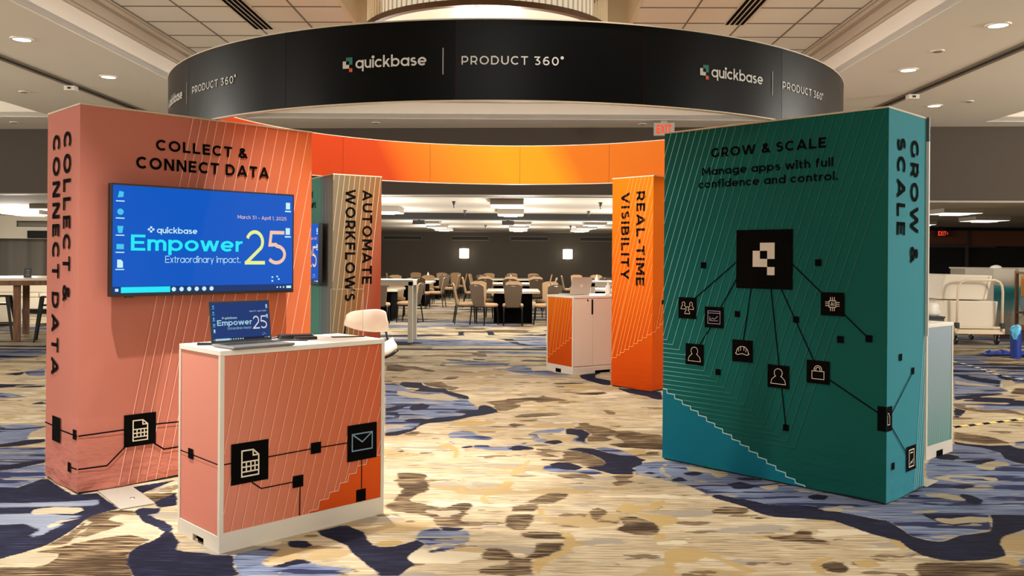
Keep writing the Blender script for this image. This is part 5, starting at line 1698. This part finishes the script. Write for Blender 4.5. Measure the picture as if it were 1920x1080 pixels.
CH_LIST = [
    (.03, 19.36, 90, 'tan chair back to us, centre of the nearest middle table'),
    (-.60, 19.40, 52, 'tan chair at the near left corner of the nearest middle table'),
    (.80, 19.40, 124, 'tan chair at the near right corner of the nearest middle table, by the orange counter'),
    (-1.05, 19.85, 8, 'tan chair seen from the side at the left end of the nearest middle table'),
    (-.74, 21.55, -70, 'tan chair on the far left of the nearest middle table, facing us'),
    (.05, 21.65, -90, 'tan chair on the far side of the nearest middle table, facing us at the centre'),
    (.86, 21.5, -112, 'tan chair on the far right of the nearest middle table, facing us'),
    (-.72, 24.7, 85, 'tan chair back to us, left of three at the second middle table'),
    (-.05, 24.65, 90, 'tan chair back to us, centre of three at the second middle table'),
    (.67, 24.7, 96, 'tan chair back to us, right of three at the second middle table'),
    (-1.2, 26.3, 0, 'tan chair seen from the side at the left end of the second middle table'),
    (1.05, 26.0, 180, 'tan chair seen from the side at the right end of the second middle table'),
    (-.8, 27.1, -80, 'tan chair facing us, left of three behind the second middle table'),
    (-.02, 27.15, -90, 'tan chair facing us, centre of three behind the second middle table'),
    (.72, 27.1, -98, 'tan chair facing us, right of three behind the second middle table'),
    (-.95, 30.6, 70, 'tan chair back to us, left of three at the last middle table'),
    (-.03, 30.5, 90, 'tan chair back to us, centre of three at the last middle table'),
    (.75, 30.55, 100, 'tan chair back to us, right of three at the last middle table'),
    (-1.25, 31.7, -10, 'tan chair seen from the side at the left end of the last middle table'),
    (1.15, 31.4, 178, 'tan chair seen from the side at the right end of the last middle table'),
    (-.85, 33.2, -85, 'tan chair against the back wall, left of three at the last middle table'),
    (.0, 33.25, -92, 'tan chair against the back wall, centre of three at the last middle table'),
    (.8, 33.2, -95, 'tan chair against the back wall, right of three at the last middle table'),
    (-2.95, 19.35, 92, 'dark-backed chair under the left half of the grey high table'),
    (-2.36, 20.05, 168, 'tan chair facing left under the grey high table, beside its near leg'),
    (-2.95, 22.2, -85, 'tan chair facing us in the gap under the grey high table'),
    (-2.68, 25.65, 80, 'dark-backed chair just right of the grey high table'),
    (-2.28, 26.1, 172, 'tan chair facing left, second to the right of the grey high table'),
    (-2.78, 28.5, -92, 'tan chair facing us behind the pair to the right of the grey high table'),
    (-3.75, 28.4, -70, 'tan chair top showing above the middle of the grey high table, facing us'),
    (-3.75, 25.9, 100, 'tan chair top showing above the left end of the grey high table'),
    (-2.08, 29.75, 176, 'tan chair facing left in the third row, left of the left wall lamp'),
    (-2.50, 30.75, 120, 'tan chair turned half away in the third row, left of the left wall lamp'),
    (-2.72, 33.6, -88, 'tan chair against the back wall, second from the left wall lamp'),
    (-2.22, 33.75, -95, 'tan chair against the back wall nearest the left wall lamp'),
    (-3.72, 33.6, -85, 'tan chair against the back wall left of the napkin cone'),
    (-1.98, 32.5, 185, 'tan chair seen from the side below the left wall lamp, facing left'),
    (-4.35, 32.2, 5, 'tan chair against the back wall at the far left corner'),
    (1.22, 20.75, 6, 'tan chair seen from the side just left of the silver laptop lid'),
    (2.02, 23.0, 176, 'tan chair standing directly behind the right edge of the silver laptop'),
    (1.98, 29.6, 0, 'tan chair seen from the side above the left half of the silver laptop'),
    (2.35, 31.0, -85, 'tan chair facing us above the right half of the silver laptop'),
    (2.42, 27.7, 85, 'tan chair back to us above the right corner of the silver laptop'),
    (3.02, 31.1, -95, 'tan chair facing us behind the napkin cone by the orange tower'),
    (2.95, 27.75, 95, 'tan chair back to us in front of the napkin cone by the orange tower'),
    (3.5, 29.4, 180, 'tan chair at the right end of its table, against the edge of the orange tower'),
]
for c_ in CH_LIST:
    chair(*c_, CGRP)
for x, y, lb in ((-3.05, 31.6, 'white napkin cone on a table by the back wall, left of the left wall lamp'), (2.85, 29.1, 'white napkin cone on the table beside the orange tower')):
    t = thing('napkin', lb, 'napkin', (x, y, .75), 0)
    mb = MB(); mb.lathe([(.0, .0), (.075, 0), (.055, .08), (.02, .19), (0, .23)], n=10); mb.build('folded_cloth', WHITE, t, smooth=True)

# grey high tables
GREYT = mat('grey_table_paint', (176, 166, 148), .5)
def parsons(x0, x1, y0, y1, h, label):
    t = thing('high_table', label, 'table', ((x0 + x1) / 2, (y0 + y1) / 2, 0), 0)
    w, d = (x1 - x0) / 2, (y1 - y0) / 2
    mb = MB(); mb.box(-w, w, -d, d, h - .03, h); mb.build('tabletop', GREYT, t, bevel=.004)
    mb = MB()
    mb.box(-w + .005, w - .005, -d + .005, -d + .03, h - .10, h - .03); mb.box(-w + .005, w - .005, d - .03, d - .005, h - .10, h - .03)
    mb.box(-w + .005, -w + .03, -d + .03, d - .03, h - .10, h - .03); mb.box(w - .03, w - .005, -d + .03, d - .03, h - .10, h - .03)
    mb.build('apron', GREYT, t)
    for sx in (-1, 1):
        for sy in (-1, 1):
            mb = MB(); cx_, cy_ = sx * (w - .045), sy * (d - .045); mb.box(cx_ - .04, cx_ + .04, cy_ - .04, cy_ + .04, 0, h - .03); mb.build('leg', GREYT, t, bevel=.003)
    return t
parsons(-3.6, -1.73, 15.2, 15.95, 1.10, 'grey square-legged high table right of the taupe tower')
parsons(1.48, 3.35, 16.3, 17.05, 1.07, 'grey square-legged high table between the orange counter and the orange tower')

# ------------------------------------------------------------------ walls of the far room: vents and lamps
def wall_grille(x, z, w, h, y, label):
    t = thing('wall_grille', label, 'air vent', (x, y, z), 0)
    mb = MB()
    for a in ((-w / 2, w / 2, -h / 2, -h / 2 + .03), (-w / 2, w / 2, h / 2 - .03, h / 2), (-w / 2, -w / 2 + .03, -h / 2, h / 2), (w / 2 - .03, w / 2, -h / 2, h / 2)):
        mb.box(a[0], a[1], -.02, 0, a[2], a[3])
    mb.build('frame', mat('grille_frame', (96, 86, 72), .6), t)
    for k in range(3):
        zz = -h / 2 + .045 + k * (h - .06) / 3
        mb = MB(); mb.box(-w / 2 + .03, w / 2 - .03, -.015, -.002, zz, zz + (h - .06) / 3 * .62); mb.build('slat', mat('grille_slot', (14, 12, 11), .8), t)
for x, lb in ((-4.55, 'long dark air grille on the back wall, leftmost'), (-1.75, 'long dark air grille above the left wall lamp'), (.72, 'long dark air grille above and left of the right wall lamp'), (3.6, 'long dark air grille on the back wall, partly behind the orange tower')):
    wall_grille(x, 2.31, 1.62, .19, 36.1, lb)
SC = mat('sconce_glow', (255, 246, 226), .5, emit=3.2)
for x, lb in ((-1.99, 'glowing white cylinder wall lamp at the left on the back wall'), (2.31, 'glowing white cylinder wall lamp at the right on the back wall')):
    t = thing('wall_sconce', lb, 'wall lamp', (x, 36.1, 1.68), 0)
    mb = MB(); mb.lathe([(.001, -.21), (.19, -.20), (.2, -.19), (.2, .19), (.19, .2), (.001, .21)], 0, -.02, 18, a0=math.pi, a1=2 * math.pi); mb.build('shade', SC, t, smooth=True)
    mb = MB(); mb.box(-.12, .12, -.02, 0, -.14, .14); mb.build('back_plate', GREYMETAL, t)
    light('POINT', 'sconce_lamp', (x, 35.75, 1.68), 9, (1, .9, .74), size=.1)

# ceiling light boxes, projectors and pendants
BOXP = mat('light_box_paint', (150, 142, 128), .8)
GLOW = mat('light_panel_glow', (255, 247, 232), .5, emit=2.6)
def light_box(x, y, w, d, z, label, group=None, rz=0):
    t = thing('ceiling_light_box', label, 'ceiling light', (x, y, z), rz, group)
    mb = MB(); mb.box(-w / 2, w / 2, 0, d, 0, 2.56 - z); mb.build('housing', BOXP, t)
    mb = MB(); mb.box(-w / 2 + .02, w / 2 - .02, .02, d - .02, -.006, .0); mb.build('glow_panel', GLOW, t)
    mb = MB(); mb.box(-w * .26, w * .26, d * .25, d * .75, -.03, -.006); mb.build('inner_panel', GLOW, t)
light_box(-.10, 15.55, .60, 1.0, 2.455, 'lit box lamp on the banquet ceiling, nearest on the centre line')
light_box(-.04, 18.9, .58, 1.0, 2.455, 'lit box lamp on the banquet ceiling, second on the centre line')
light_box(-2.75, 18.2, .72, 1.0, 2.455, 'lit box lamp on the banquet ceiling beside the taupe tower')
for cxx, nm in ((-2.45, 'left'), (.22, 'centre'), (2.42, 'right')):
    for k, yy in enumerate((25.2, 28.0, 30.9)):
        light_box(cxx, yy, .66, .66, 2.475, 'slim lit ceiling lamp beyond the black beam, %s column, %s row' % (nm, ('first', 'second', 'third')[k]), 'slim ceiling lamps beyond the beam')
for x, y, lb in ((-.12, 24.3, 'dark projector box on the ceiling beside the centre column of lamps'), (-2.62, 24.3, 'dark projector box on the ceiling beside the left column of lamps')):
    t = thing('ceiling_projector', lb, 'projector', (x, y, 2.56), 0)
    mb = MB(); mb.box(-.17, .17, 0, .35, -.14, -.02); mb.build('body', mat('projector_grey', (70, 64, 56), .6), t, bevel=.01)
    mb = MB(); mb.box(-.03, .03, .1, .2, -.02, .0); mb.build('mount', DARK, t)
    mb = MB(); mb.v = []; mb.lathe([(.0, .012), (.03, .012), (.03, 0)], 0, 0, 12); mb.v = [(a + .08, -c, b - .08) for a, b, c in mb.v]; mb.build('lens', DARK, t)
for px, y, lb in ((-1.105, 16.4, 'black cone pendant on the banquet ceiling, nearest at the left'), (-1.06, 19.4, 'black cone pendant on the banquet ceiling, second at the left'), (-.86, 28.0, 'black cone pendant beyond the beam at the left'),
                  (1.66, 16.4, 'black cone pendant on the banquet ceiling, nearest at the right'), (1.70, 19.4, 'black cone pendant on the banquet ceiling, second at the right'), (1.88, 28.0, 'black cone pendant beyond the beam at the right')):
    t = thing('cone_pendant', lb, 'ceiling fitting', (px, y, 2.56), 0)
    mb = MB(); mb.lathe([(.0, -.02), (.035, -.02), (.03, -.05), (.008, -.09), (.008, -.13), (0, -.13)], n=12); mb.build('cone', DARK, t)
    mb = MB(); mb.lathe([(.0, 0), (.04, 0), (.04, -.02), (0, -.02)], n=12); mb.build('base', DARK, t)

# ------------------------------------------------------------------ left lounge
DKWOOD = mat('dark_oak', (96, 62, 40), .55)
nt = NT(DKWOOD)
v_, x_, y_, z_ = nt.objxyz()
nt.l(nt.ramp(nt.noise(v_, (9, 9, 1.2), 2.2, 4), [(.3, (70, 44, 28)), (.6, (122, 82, 54)), (.8, (88, 58, 38))]), nt.b.inputs['Base Color'])
ang = math.atan2(.41, .91)
t = thing('high_table', 'dark wood high table at the left edge with a black sign on it', 'table', (-8.835, 15.67, 0), ang)
mb = MB(); mb.box(-1.0, 2.1, -.95, .95, 1.045, 1.09); mb.build('tabletop', mat('pale_stone_top', (214, 200, 176), .4), t, bevel=.005)
mb = MB(); mb.box(-.98, 2.08, -.93, -.89, .965, 1.045); mb.box(-.98, 2.08, .89, .93, .965, 1.045); mb.box(-.98, -.94, -.89, .89, .965, 1.045); mb.box(2.04, 2.08, -.89, .89, .965, 1.045); mb.build('apron', DKWOOD, t)
for x in (0, 1.9):
    for y in (-.79, .79):
        mb = MB(); mb.box(x - .055, x + .055, y - .055, y + .055, 0, 1.0); mb.build('leg', DKWOOD, t, bevel=.005)
t = thing('table_sign', 'small black sign standing on the dark wood table', 'sign', (-8.52, 15.3, 1.09), R(6))
mb = MB(); mb.prism([(-.066, -.03, 0), (.066, -.03, 0), (.066, .0, .165), (-.066, .0, .165)], (0, .006, 0)); mb.build('card', mat('sign_black', (22, 20, 19), .6), t)
mb = MB(); mb.box(-.066, .066, -.03, .05, 0, .004); mb.build('foot', DARK, t)
mb = MB()
for z0, z1, w in ((.115, .130, .03), (.085, .098, .022), (.050, .062, .034), (.03, .038, .028)):
    mb.poly([(-w, -.031 + z0 * .18, z0), (w, -.031 + z0 * .18, z0), (w, -.031 + z1 * .18, z1), (-w, -.031 + z1 * .18, z1)])
mb.build('pale_marks', mat('dim_ink', (120, 112, 100), .6), t, fix=False)
def bar_stool(x, y, rz, label):
    t = thing('bar_stool', label, 'stool', (x, y, 0), R(rz), 'black metal bar stools')
    mb = MB(); mb.loft([[(sx * .16, sy * .16, z) for sx, sy in ((-1, -1), (1, -1), (1, 1), (-1, 1))] for z in (.755, .775)]); mb.build('seat', BLK, t, bevel=.008)
    for sx in (-1, 1):
        for sy in (-1, 1):
            mb = MB(); mb.loft([[(sx * .135 + a * .028, sy * .135 + b * .028, .76) for a, b in ((-1, -1), (1, -1), (1, 1), (-1, 1))], [(sx * .235 + a * .014, sy * .235 + b * .014, 0) for a, b in ((-1, -1), (1, -1), (1, 1), (-1, 1))]]); mb.build('leg', BLK, t)
    mb = MB()
    q = .20
    mb.tube([(-q, -q, .28), (q, -q, .28), (q, q, .28), (-q, q, .28)], .011, 6, closed=True); mb.build('foot_rail', BLK, t)
    mb = MB(); q = .155; mb.tube([(-q, -q, .62), (q, -q, .62), (q, q, .62), (-q, q, .62)], .009, 6, closed=True); mb.build('brace', BLK, t)
bar_stool(-8.98, 15.25, 20, 'black metal bar stool left of the dark table leg')
bar_stool(-7.98, 15.05, 24, 'black metal bar stool half hidden behind the coral tower')
t = thing('lounge_sofa', 'white lounge sofa behind the dark wood table', 'sofa', (-12.1, 22.6, 0), R(4))
SOFA = mat('white_sofa_leather', (236, 222, 196), .5)
mb = MB(); mb.box(-1.5, 1.5, -.42, .42, .10, .40); mb.build('base', SOFA, t, bevel=.03)
for k in range(2):
    mb = MB(); mb.box(-1.48 + k * 1.49, -.01 + k * 1.49, -.45, .2, .40, .52); mb.build('seat_cushion', SOFA, t, bevel=.04)
mb = MB(); mb.box(-1.5, 1.5, .2, .45, .35, .86); mb.build('backrest', SOFA, t, bevel=.05)
mb = MB(); mb.box(-1.45, 1.45, -.38, .38, 0, .10); mb.build('plinth', BLK, t)
t = thing('lounge_pouf', 'white upholstered pouf at the left edge under the high table', 'pouf', (-10.75, 18.4, 0), 0)
mb = MB(); mb.lathe([(0, .04), (.30, .04), (.33, .08), (.33, .40), (.30, .46), (0, .47)], n=28); mb.build('cushion', SOFA, t, smooth=True)
mb = MB(); mb.lathe([(0, 0), (.28, 0), (.28, .04)], n=20); mb.build('base', BLK, t)
t = thing('white_cabinet', 'narrow white cabinet edge showing left of the coral tower', 'cabinet', (-6.9, 13.7, 0), R(10))
mb = MB(); mb.box(-.32, .5, -.2, .25, .03, .84); mb.build('body', WHITE, t, bevel=.006)
mb = MB(); mb.box(-.34, .52, -.22, .27, .84, .87); mb.build('top', WHITE, t, bevel=.004)
mb = MB(); mb.box(-.30, .48, -.18, .23, 0, .03); mb.build('plinth', WHITE_METAL, t)
wall_grille(-13.0, 2.33, .9, .16, 23.6, 'white-framed air grille on the pale bulkhead at the far left')
t = thing('bulkhead_screen', 'dark box under the pale bulkhead left of the coral tower', 'screen', (-12.55, 23.5, 1.94), 0)
mb = MB(); mb.box(-.55, .7, -.04, .08, 0, .20); mb.build('casing', DARK, t, bevel=.01)
mb = MB(); mb.box(-.5, .65, -.046, -.04, .03, .17); mb.build('panel', KEY, t)
light_box(-9.75, 18.2, .75, .9, 2.46, 'lit box lamp on the lounge ceiling at the left, nearer the coral tower')
light_box(-11.35, 20.0, .9, .9, 2.43, 'lit box lamp on the lounge ceiling at the left edge')

# ------------------------------------------------------------------ service corner at the right
light_box(9.05, 17.4, .80, .8, 2.47, 'lit box lamp on the right-hand ceiling, nearest the teal tower')
light_box(11.3, 20.4, .82, .8, 2.47, 'lit box lamp on the right-hand ceiling, at the right edge')
light_box(11.05, 23.0, .40, .6, 2.47, 'lit box lamp on the right-hand ceiling, smallest and farthest')
FOAM = mat('white_foam_board', (226, 214, 194), .7)
# platform cart: tubular handle at the near end
cx_, cy_ = 8.37, 15.55
cart = thing('platform_cart', 'white platform cart with a tall tubular handle beside the striped counter', 'cart', (cx_, cy_, 0), R(-4))
CARTP = mat('cart_paint', (226, 208, 178), .5)
mb = MB(); mb.box(-.42, .42, .0, 1.25, .235, .275); mb.build('deck', CARTP, cart, bevel=.004)
mb = MB(); mb.box(-.43, .43, -.03, .02, .20, .245); mb.box(-.43, .43, -.03, .02, .30, .335); mb.box(-.43, -.39, -.03, .02, .2, .335); mb.box(.39, .43, -.03, .02, .2, .335); mb.build('end_frame', CARTP, cart)
mb = MB()
mb.tube([(-.39, -.01, .25), (-.39, -.03, .95), (-.375, -.035, 1.06), (-.33, -.04, 1.13), (-.25, -.04, 1.165), (.25, -.04, 1.165), (.33, -.04, 1.13), (.375, -.035, 1.06), (.39, -.03, .95), (.39, -.01, .25)], .022, 10)
mb.build('handle', CARTP, cart, smooth=True)
for x in (-.36, .36):
    for y in (.12, 1.12):
        mb = MB(); mb.lathe([(0, -.02), (.075, -.02), (.08, -.012), (.08, .012), (.075, .02), (0, .02)], 0, 0, 18); mb.v = [(x + c_, y + a, .082 + b) for a, b, c_ in mb.v]; wh = mb.build('wheel', DARK, cart)
        mb = MB(); mb.box(x - .035, x - .025, y - .03, y + .03, .08, .236); mb.box(x + .025, x + .035, y - .03, y + .03, .08, .236); mb.box(x - .035, x + .035, y - .03, y + .03, .215, .236); mb.build('fork', GREYMETAL, cart)
for x in (-.39, .39):
    mb = MB(); mb.box(x - .035, x + .035, -.05, .03, .30, .40); mb.build('handle_socket', DARK, cart, bevel=.01)
t = thing('foam_crate', 'white foam crate lying on the platform cart', 'crate', (cx_ - .02, cy_ + .64, .278), R(-4))
mb = MB(); mb.prism([(-.56, -.5, 0), (.40, -.5, 0), (.46, -.5, .50), (-.50, -.5, .51)], (0, 1.0, 0)); mb.build('body', FOAM, t, bevel=.02)
mb = MB(); mb.box(-.66, -.50, -.51, .5, .01, .50); mb.build('end_panel', FOAM, t, bevel=.02)
t = thing('foam_crate', 'white foam crate tilted back on top of the lower crate on the cart', 'crate', (cx_ - .04, cy_ + .66, .802), R(-4))
mb = MB(); mb.prism([(-.52, -.42, 0), (.33, -.42, 0), (.43, -.42, .44), (-.41, -.42, .46)], (0, .86, 0)); mb.build('body', FOAM, t, bevel=.025)
mb = MB(); mb.prism([(.26, -.425, .01), (.28, -.425, .01), (.37, -.425, .43), (.35, -.425, .43)], (0, .004, 0)); mb.build('seam', mat('foam_seam', (190, 178, 158), .7), t)
# wave-print crate
t = thing('display_crate', 'tall pale crate with a band of teal waves behind the cart', 'crate', (9.75, 17.4, 0), R(6))
mb = MB(); mb.box(-.32, .55, -.3, .6, .06, 1.36); mb.build('body', mat('crate_grey', (188, 178, 160), .7), t, bevel=.006)
wv = mat('wave_print', (40, 150, 160), .5)
nt = NT(wv)
v_, x_, y_, z_ = nt.objxyz()
nt.l(nt.ramp(nt.math('ADD', nt.math('MULTIPLY', nt.math('SUBTRACT', z_, .52), 1.7), nt.math('MULTIPLY', nt.math('SUBTRACT', nt.noise(v_, (1, 1, 5), 2.4, 3), .5), .35)), [(0, (170, 176, 166)), (.15, (110, 160, 160)), (.4, (60, 140, 146)), (.6, (26, 128, 132)), (.78, (60, 160, 166)), (.95, (150, 178, 182)), (1, (180, 180, 174))]), nt.b.inputs['Base Color'])
mb = MB(); mb.prism([(-.31, -.304, .50), (.54, -.304, .38), (.54, -.304, 1.02), (-.31, -.304, 1.03)], (0, .003, 0)); mb.build('wave_print', wv, t)
mb = MB(); mb.box(-.3, .53, -.28, .58, 0, .06); mb.build('skid', mat('raw_timber', (130, 96, 62), .7), t)
t = thing('side_crate', 'grey crate with its top edge showing above the foam crates', 'crate', (10.1, 19.2, 0), R(4))
mb = MB(); mb.box(-.25, 1.4, -.3, .3, 0, 1.34); mb.build('body', mat('crate_dim', (150, 140, 124), .7), t, bevel=.006)
mb = MB(); mb.box(-.27, 1.42, -.32, .32, 1.34, 1.37); mb.build('lid', mat('crate_dim_lid', (200, 190, 170), .7), t)
t = thing('cloth_bundle', 'crumpled white cloth on top of the crates', 'cloth', (9.70, 17.4, 1.36), 0)
mb = MB(); mb.loft([[(r * math.cos(a * .628) * (1 + .2 * math.sin(a * 2.1)), r * .5 * math.sin(a * .628), z) for a in range(10)] for r, z in ((.11, 0), (.12, .02), (.09, .05), (.03, .07))]); mb.build('cloth', WHITE, t, smooth=True)
t = thing('white_bag', 'crumpled white bag on a black box left of the foam crates', 'bag', (7.04, 14.6, .58), 0)
mb = MB(); mb.loft([[(r * math.cos(a * .524) * (1 + .18 * math.sin(a * 1.7 + z * 20)), r * .8 * math.sin(a * .524), z) for a in range(12)] for r, z in ((.11, 0), (.16, .06), (.12, .12), (.15, .17), (.10, .22), (.03, .23))]); mb.build('bag', WHITE, t, smooth=True)
t = thing('black_box', 'black equipment box under the white bag beside the foam crates', 'box', (7.04, 14.6, 0), 0)
mb = MB(); mb.box(-.17, .14, -.2, .2, 0, .55); mb.build('body', DARK, t, bevel=.01)
mb = MB(); mb.box(-.18, .15, -.21, .21, .55, .58); mb.build('lid', KEY, t, bevel=.006)
copy_thing(proto, (8.9, 18.6 + .4, 0), R(-70), 'banquet chair in the dark left of the tilted foam crate') if False else None
copy_thing(proto, (10.22, 21.0, 0), R(75), 'tan chair in the dark behind the foam crates, seen from the side', 'banquet chairs in the far room')
# rack with orange boxes and a ladder at the right edge
t = thing('timber_rack', 'timber rack of shelves with orange and white boards at the right edge', 'rack', (9.30, 15.7, 0), R(-8))
RAW = MATS['raw_timber']
for x in (0, .8):
    for y in (0, .4):
        mb = MB(); mb.box(x - .025, x + .025, y - .025, y + .025, 0, 1.33); mb.build('post', RAW, t)
for z in (.22, .55, 1.28):
    mb = MB(); mb.box(-.02, .82, -.02, .42, z, z + .03); mb.build('shelf', RAW, t)
for z0, z1, m in ((.86, 1.24, mat('orange_board', (240, 158, 30), .6)), (.25, .33, mat('deep_orange_board', (236, 112, 30), .6)), (.34, .52, WHITE), (.60, .85, mat('wrapped_panel', (150, 176, 186), .4))):
    mb = MB(); mb.box(.03, .75, .03, .30, z0, z1); mb.build('stacked_board', m, t, bevel=.004)
mb = MB(); mb.box(.12, .6, .024, .03, .95, 1.2); mb.build('paper_sheet', WHITE, t)
t = thing('step_ladder', 'aluminium ladder rising behind the timber rack at the right edge', 'ladder', (9.90, 16.7, 0), R(0))
for x in (0, .42):
    mb = MB(); mb.prism([(x - .12, 0, 0), (x - .06, 0, 0), (x + .19, 0, 1.72), (x + .13, 0, 1.72)], (0, .05, 0)); mb.build('rail', GREYMETAL, t)
for k in range(6):
    z = .2 + .28 * k
    mb = MB(); mb.box(-.09 + z * .145, .33 + z * .145 + .0, .01, .06, z, z + .03); mb.build('rung', GREYMETAL, t)
t = thing('plastic_roll', 'upright blue plastic roll standing on the carpet at the right edge', 'roll', (7.81, 13.45, 0), 0)
BLP = mat('blue_plastic', (22, 52, 134), .35)
mb = MB(); mb.lathe([(.02, 0), (.078, 0), (.078, .47), (.02, .47), (.02, 0)], n=24); mb.build('roll', BLP, t, smooth=False)
rnd = random.Random(4)
mb = MB(); mb.loft([[(-.03 + r * math.cos(a * .524) * (1 + .3 * rnd.uniform(-1, 1)), -.06 + r * .5 * math.sin(a * .524) * (1 + .3 * rnd.uniform(-1, 1)), z + rnd.uniform(-.015, .015)) for a in range(12)] for r, z in ((.03, .30), (.06, .38), (.09, .46), (.07, .50), (.02, .52))]); mb.build('loose_wrap', mat('light_blue_film', (90, 176, 214), .2), t)
t = thing('plastic_sheet', 'crumpled blue plastic sheet on the floor beside the cart', 'plastic sheet', (8.0, 14.0, 0), 0)
mb = MB()
G = [[(-.42 + .84 * i / 12, -.12 + .24 * j / 5, .012 + .07 * rnd.random() * (0 < i < 12) * (0 < j < 5)) for i in range(13)] for j in range(6)]
mb.add([p for r in G for p in r], [(j * 13 + i, j * 13 + i + 1, (j + 1) * 13 + i + 1, (j + 1) * 13 + i) for j in range(5) for i in range(12)])
o_ = mb.build('sheet', BLP, t)
so = o_.modifiers.new('thickness', 'SOLIDIFY'); so.thickness = .003
# hazard tapes on the carpet
def tape(path, w, a, b, n, label, name='hazard_tape'):
    P = [Vector((x, y, 0)) for x, y in path]
    L = [0]
    for p, q in zip(P, P[1:]): L.append(L[-1] + (q - p).length)
    def at(s):
        for i in range(len(P) - 1):
            if s <= L[i + 1] or i == len(P) - 2:
                d = (P[i + 1] - P[i]).normalized()
                return P[i] + d * (s - L[i]), Vector((-d.y, d.x, 0))
    t = thing(name, label, 'floor tape', (0, 0, 0), 0)
    mb = MB()
    tot = L[-1]
    for k in range(n):
        s0, s1 = tot * k / n, tot * (k + 1) / n
        sh = w * .5
        p0, n0 = at(s0); p1, n1 = at(s1)
        q0, m0 = at(min(tot, s0 + sh)); q1, m1 = at(min(tot, s1 + sh))
        z = Vector((0, 0, .004))
        mb.add([p0 - n0 * w / 2 + z, p1 - n1 * w / 2 + z, q1 + m1 * w / 2 + z, q0 + m0 * w / 2 + z], [(0, 1, 2, 3)], k % 2)
    o = mb.build('striped_tape', [a, b], t)
    s_ = o.modifiers.new('thickness', 'SOLIDIFY'); s_.thickness = .002
    return t
tape([(6.0, 13.0), (6.62, 12.96), (6.57, 12.2), (6.42, 11.5), (6.50, 11.05), (6.7, 10.6)], .055, BLACK, WHITE, 26, 'black and white hazard tape curving over the carpet at the right edge')
tape([(3.80, 7.70), (3.98, 7.81), (4.89, 8.26), (5.4, 8.5)], .05, BLACK, mat('yellow_tape', (238, 206, 110), .5), 18, 'black and yellow hazard tape on the carpet right of the striped counter')

for o in list(bpy.data.objects):
    if o.name.split('.')[0] == 'lettering' and o.type == 'FONT':
        bpy.data.objects.remove(o)
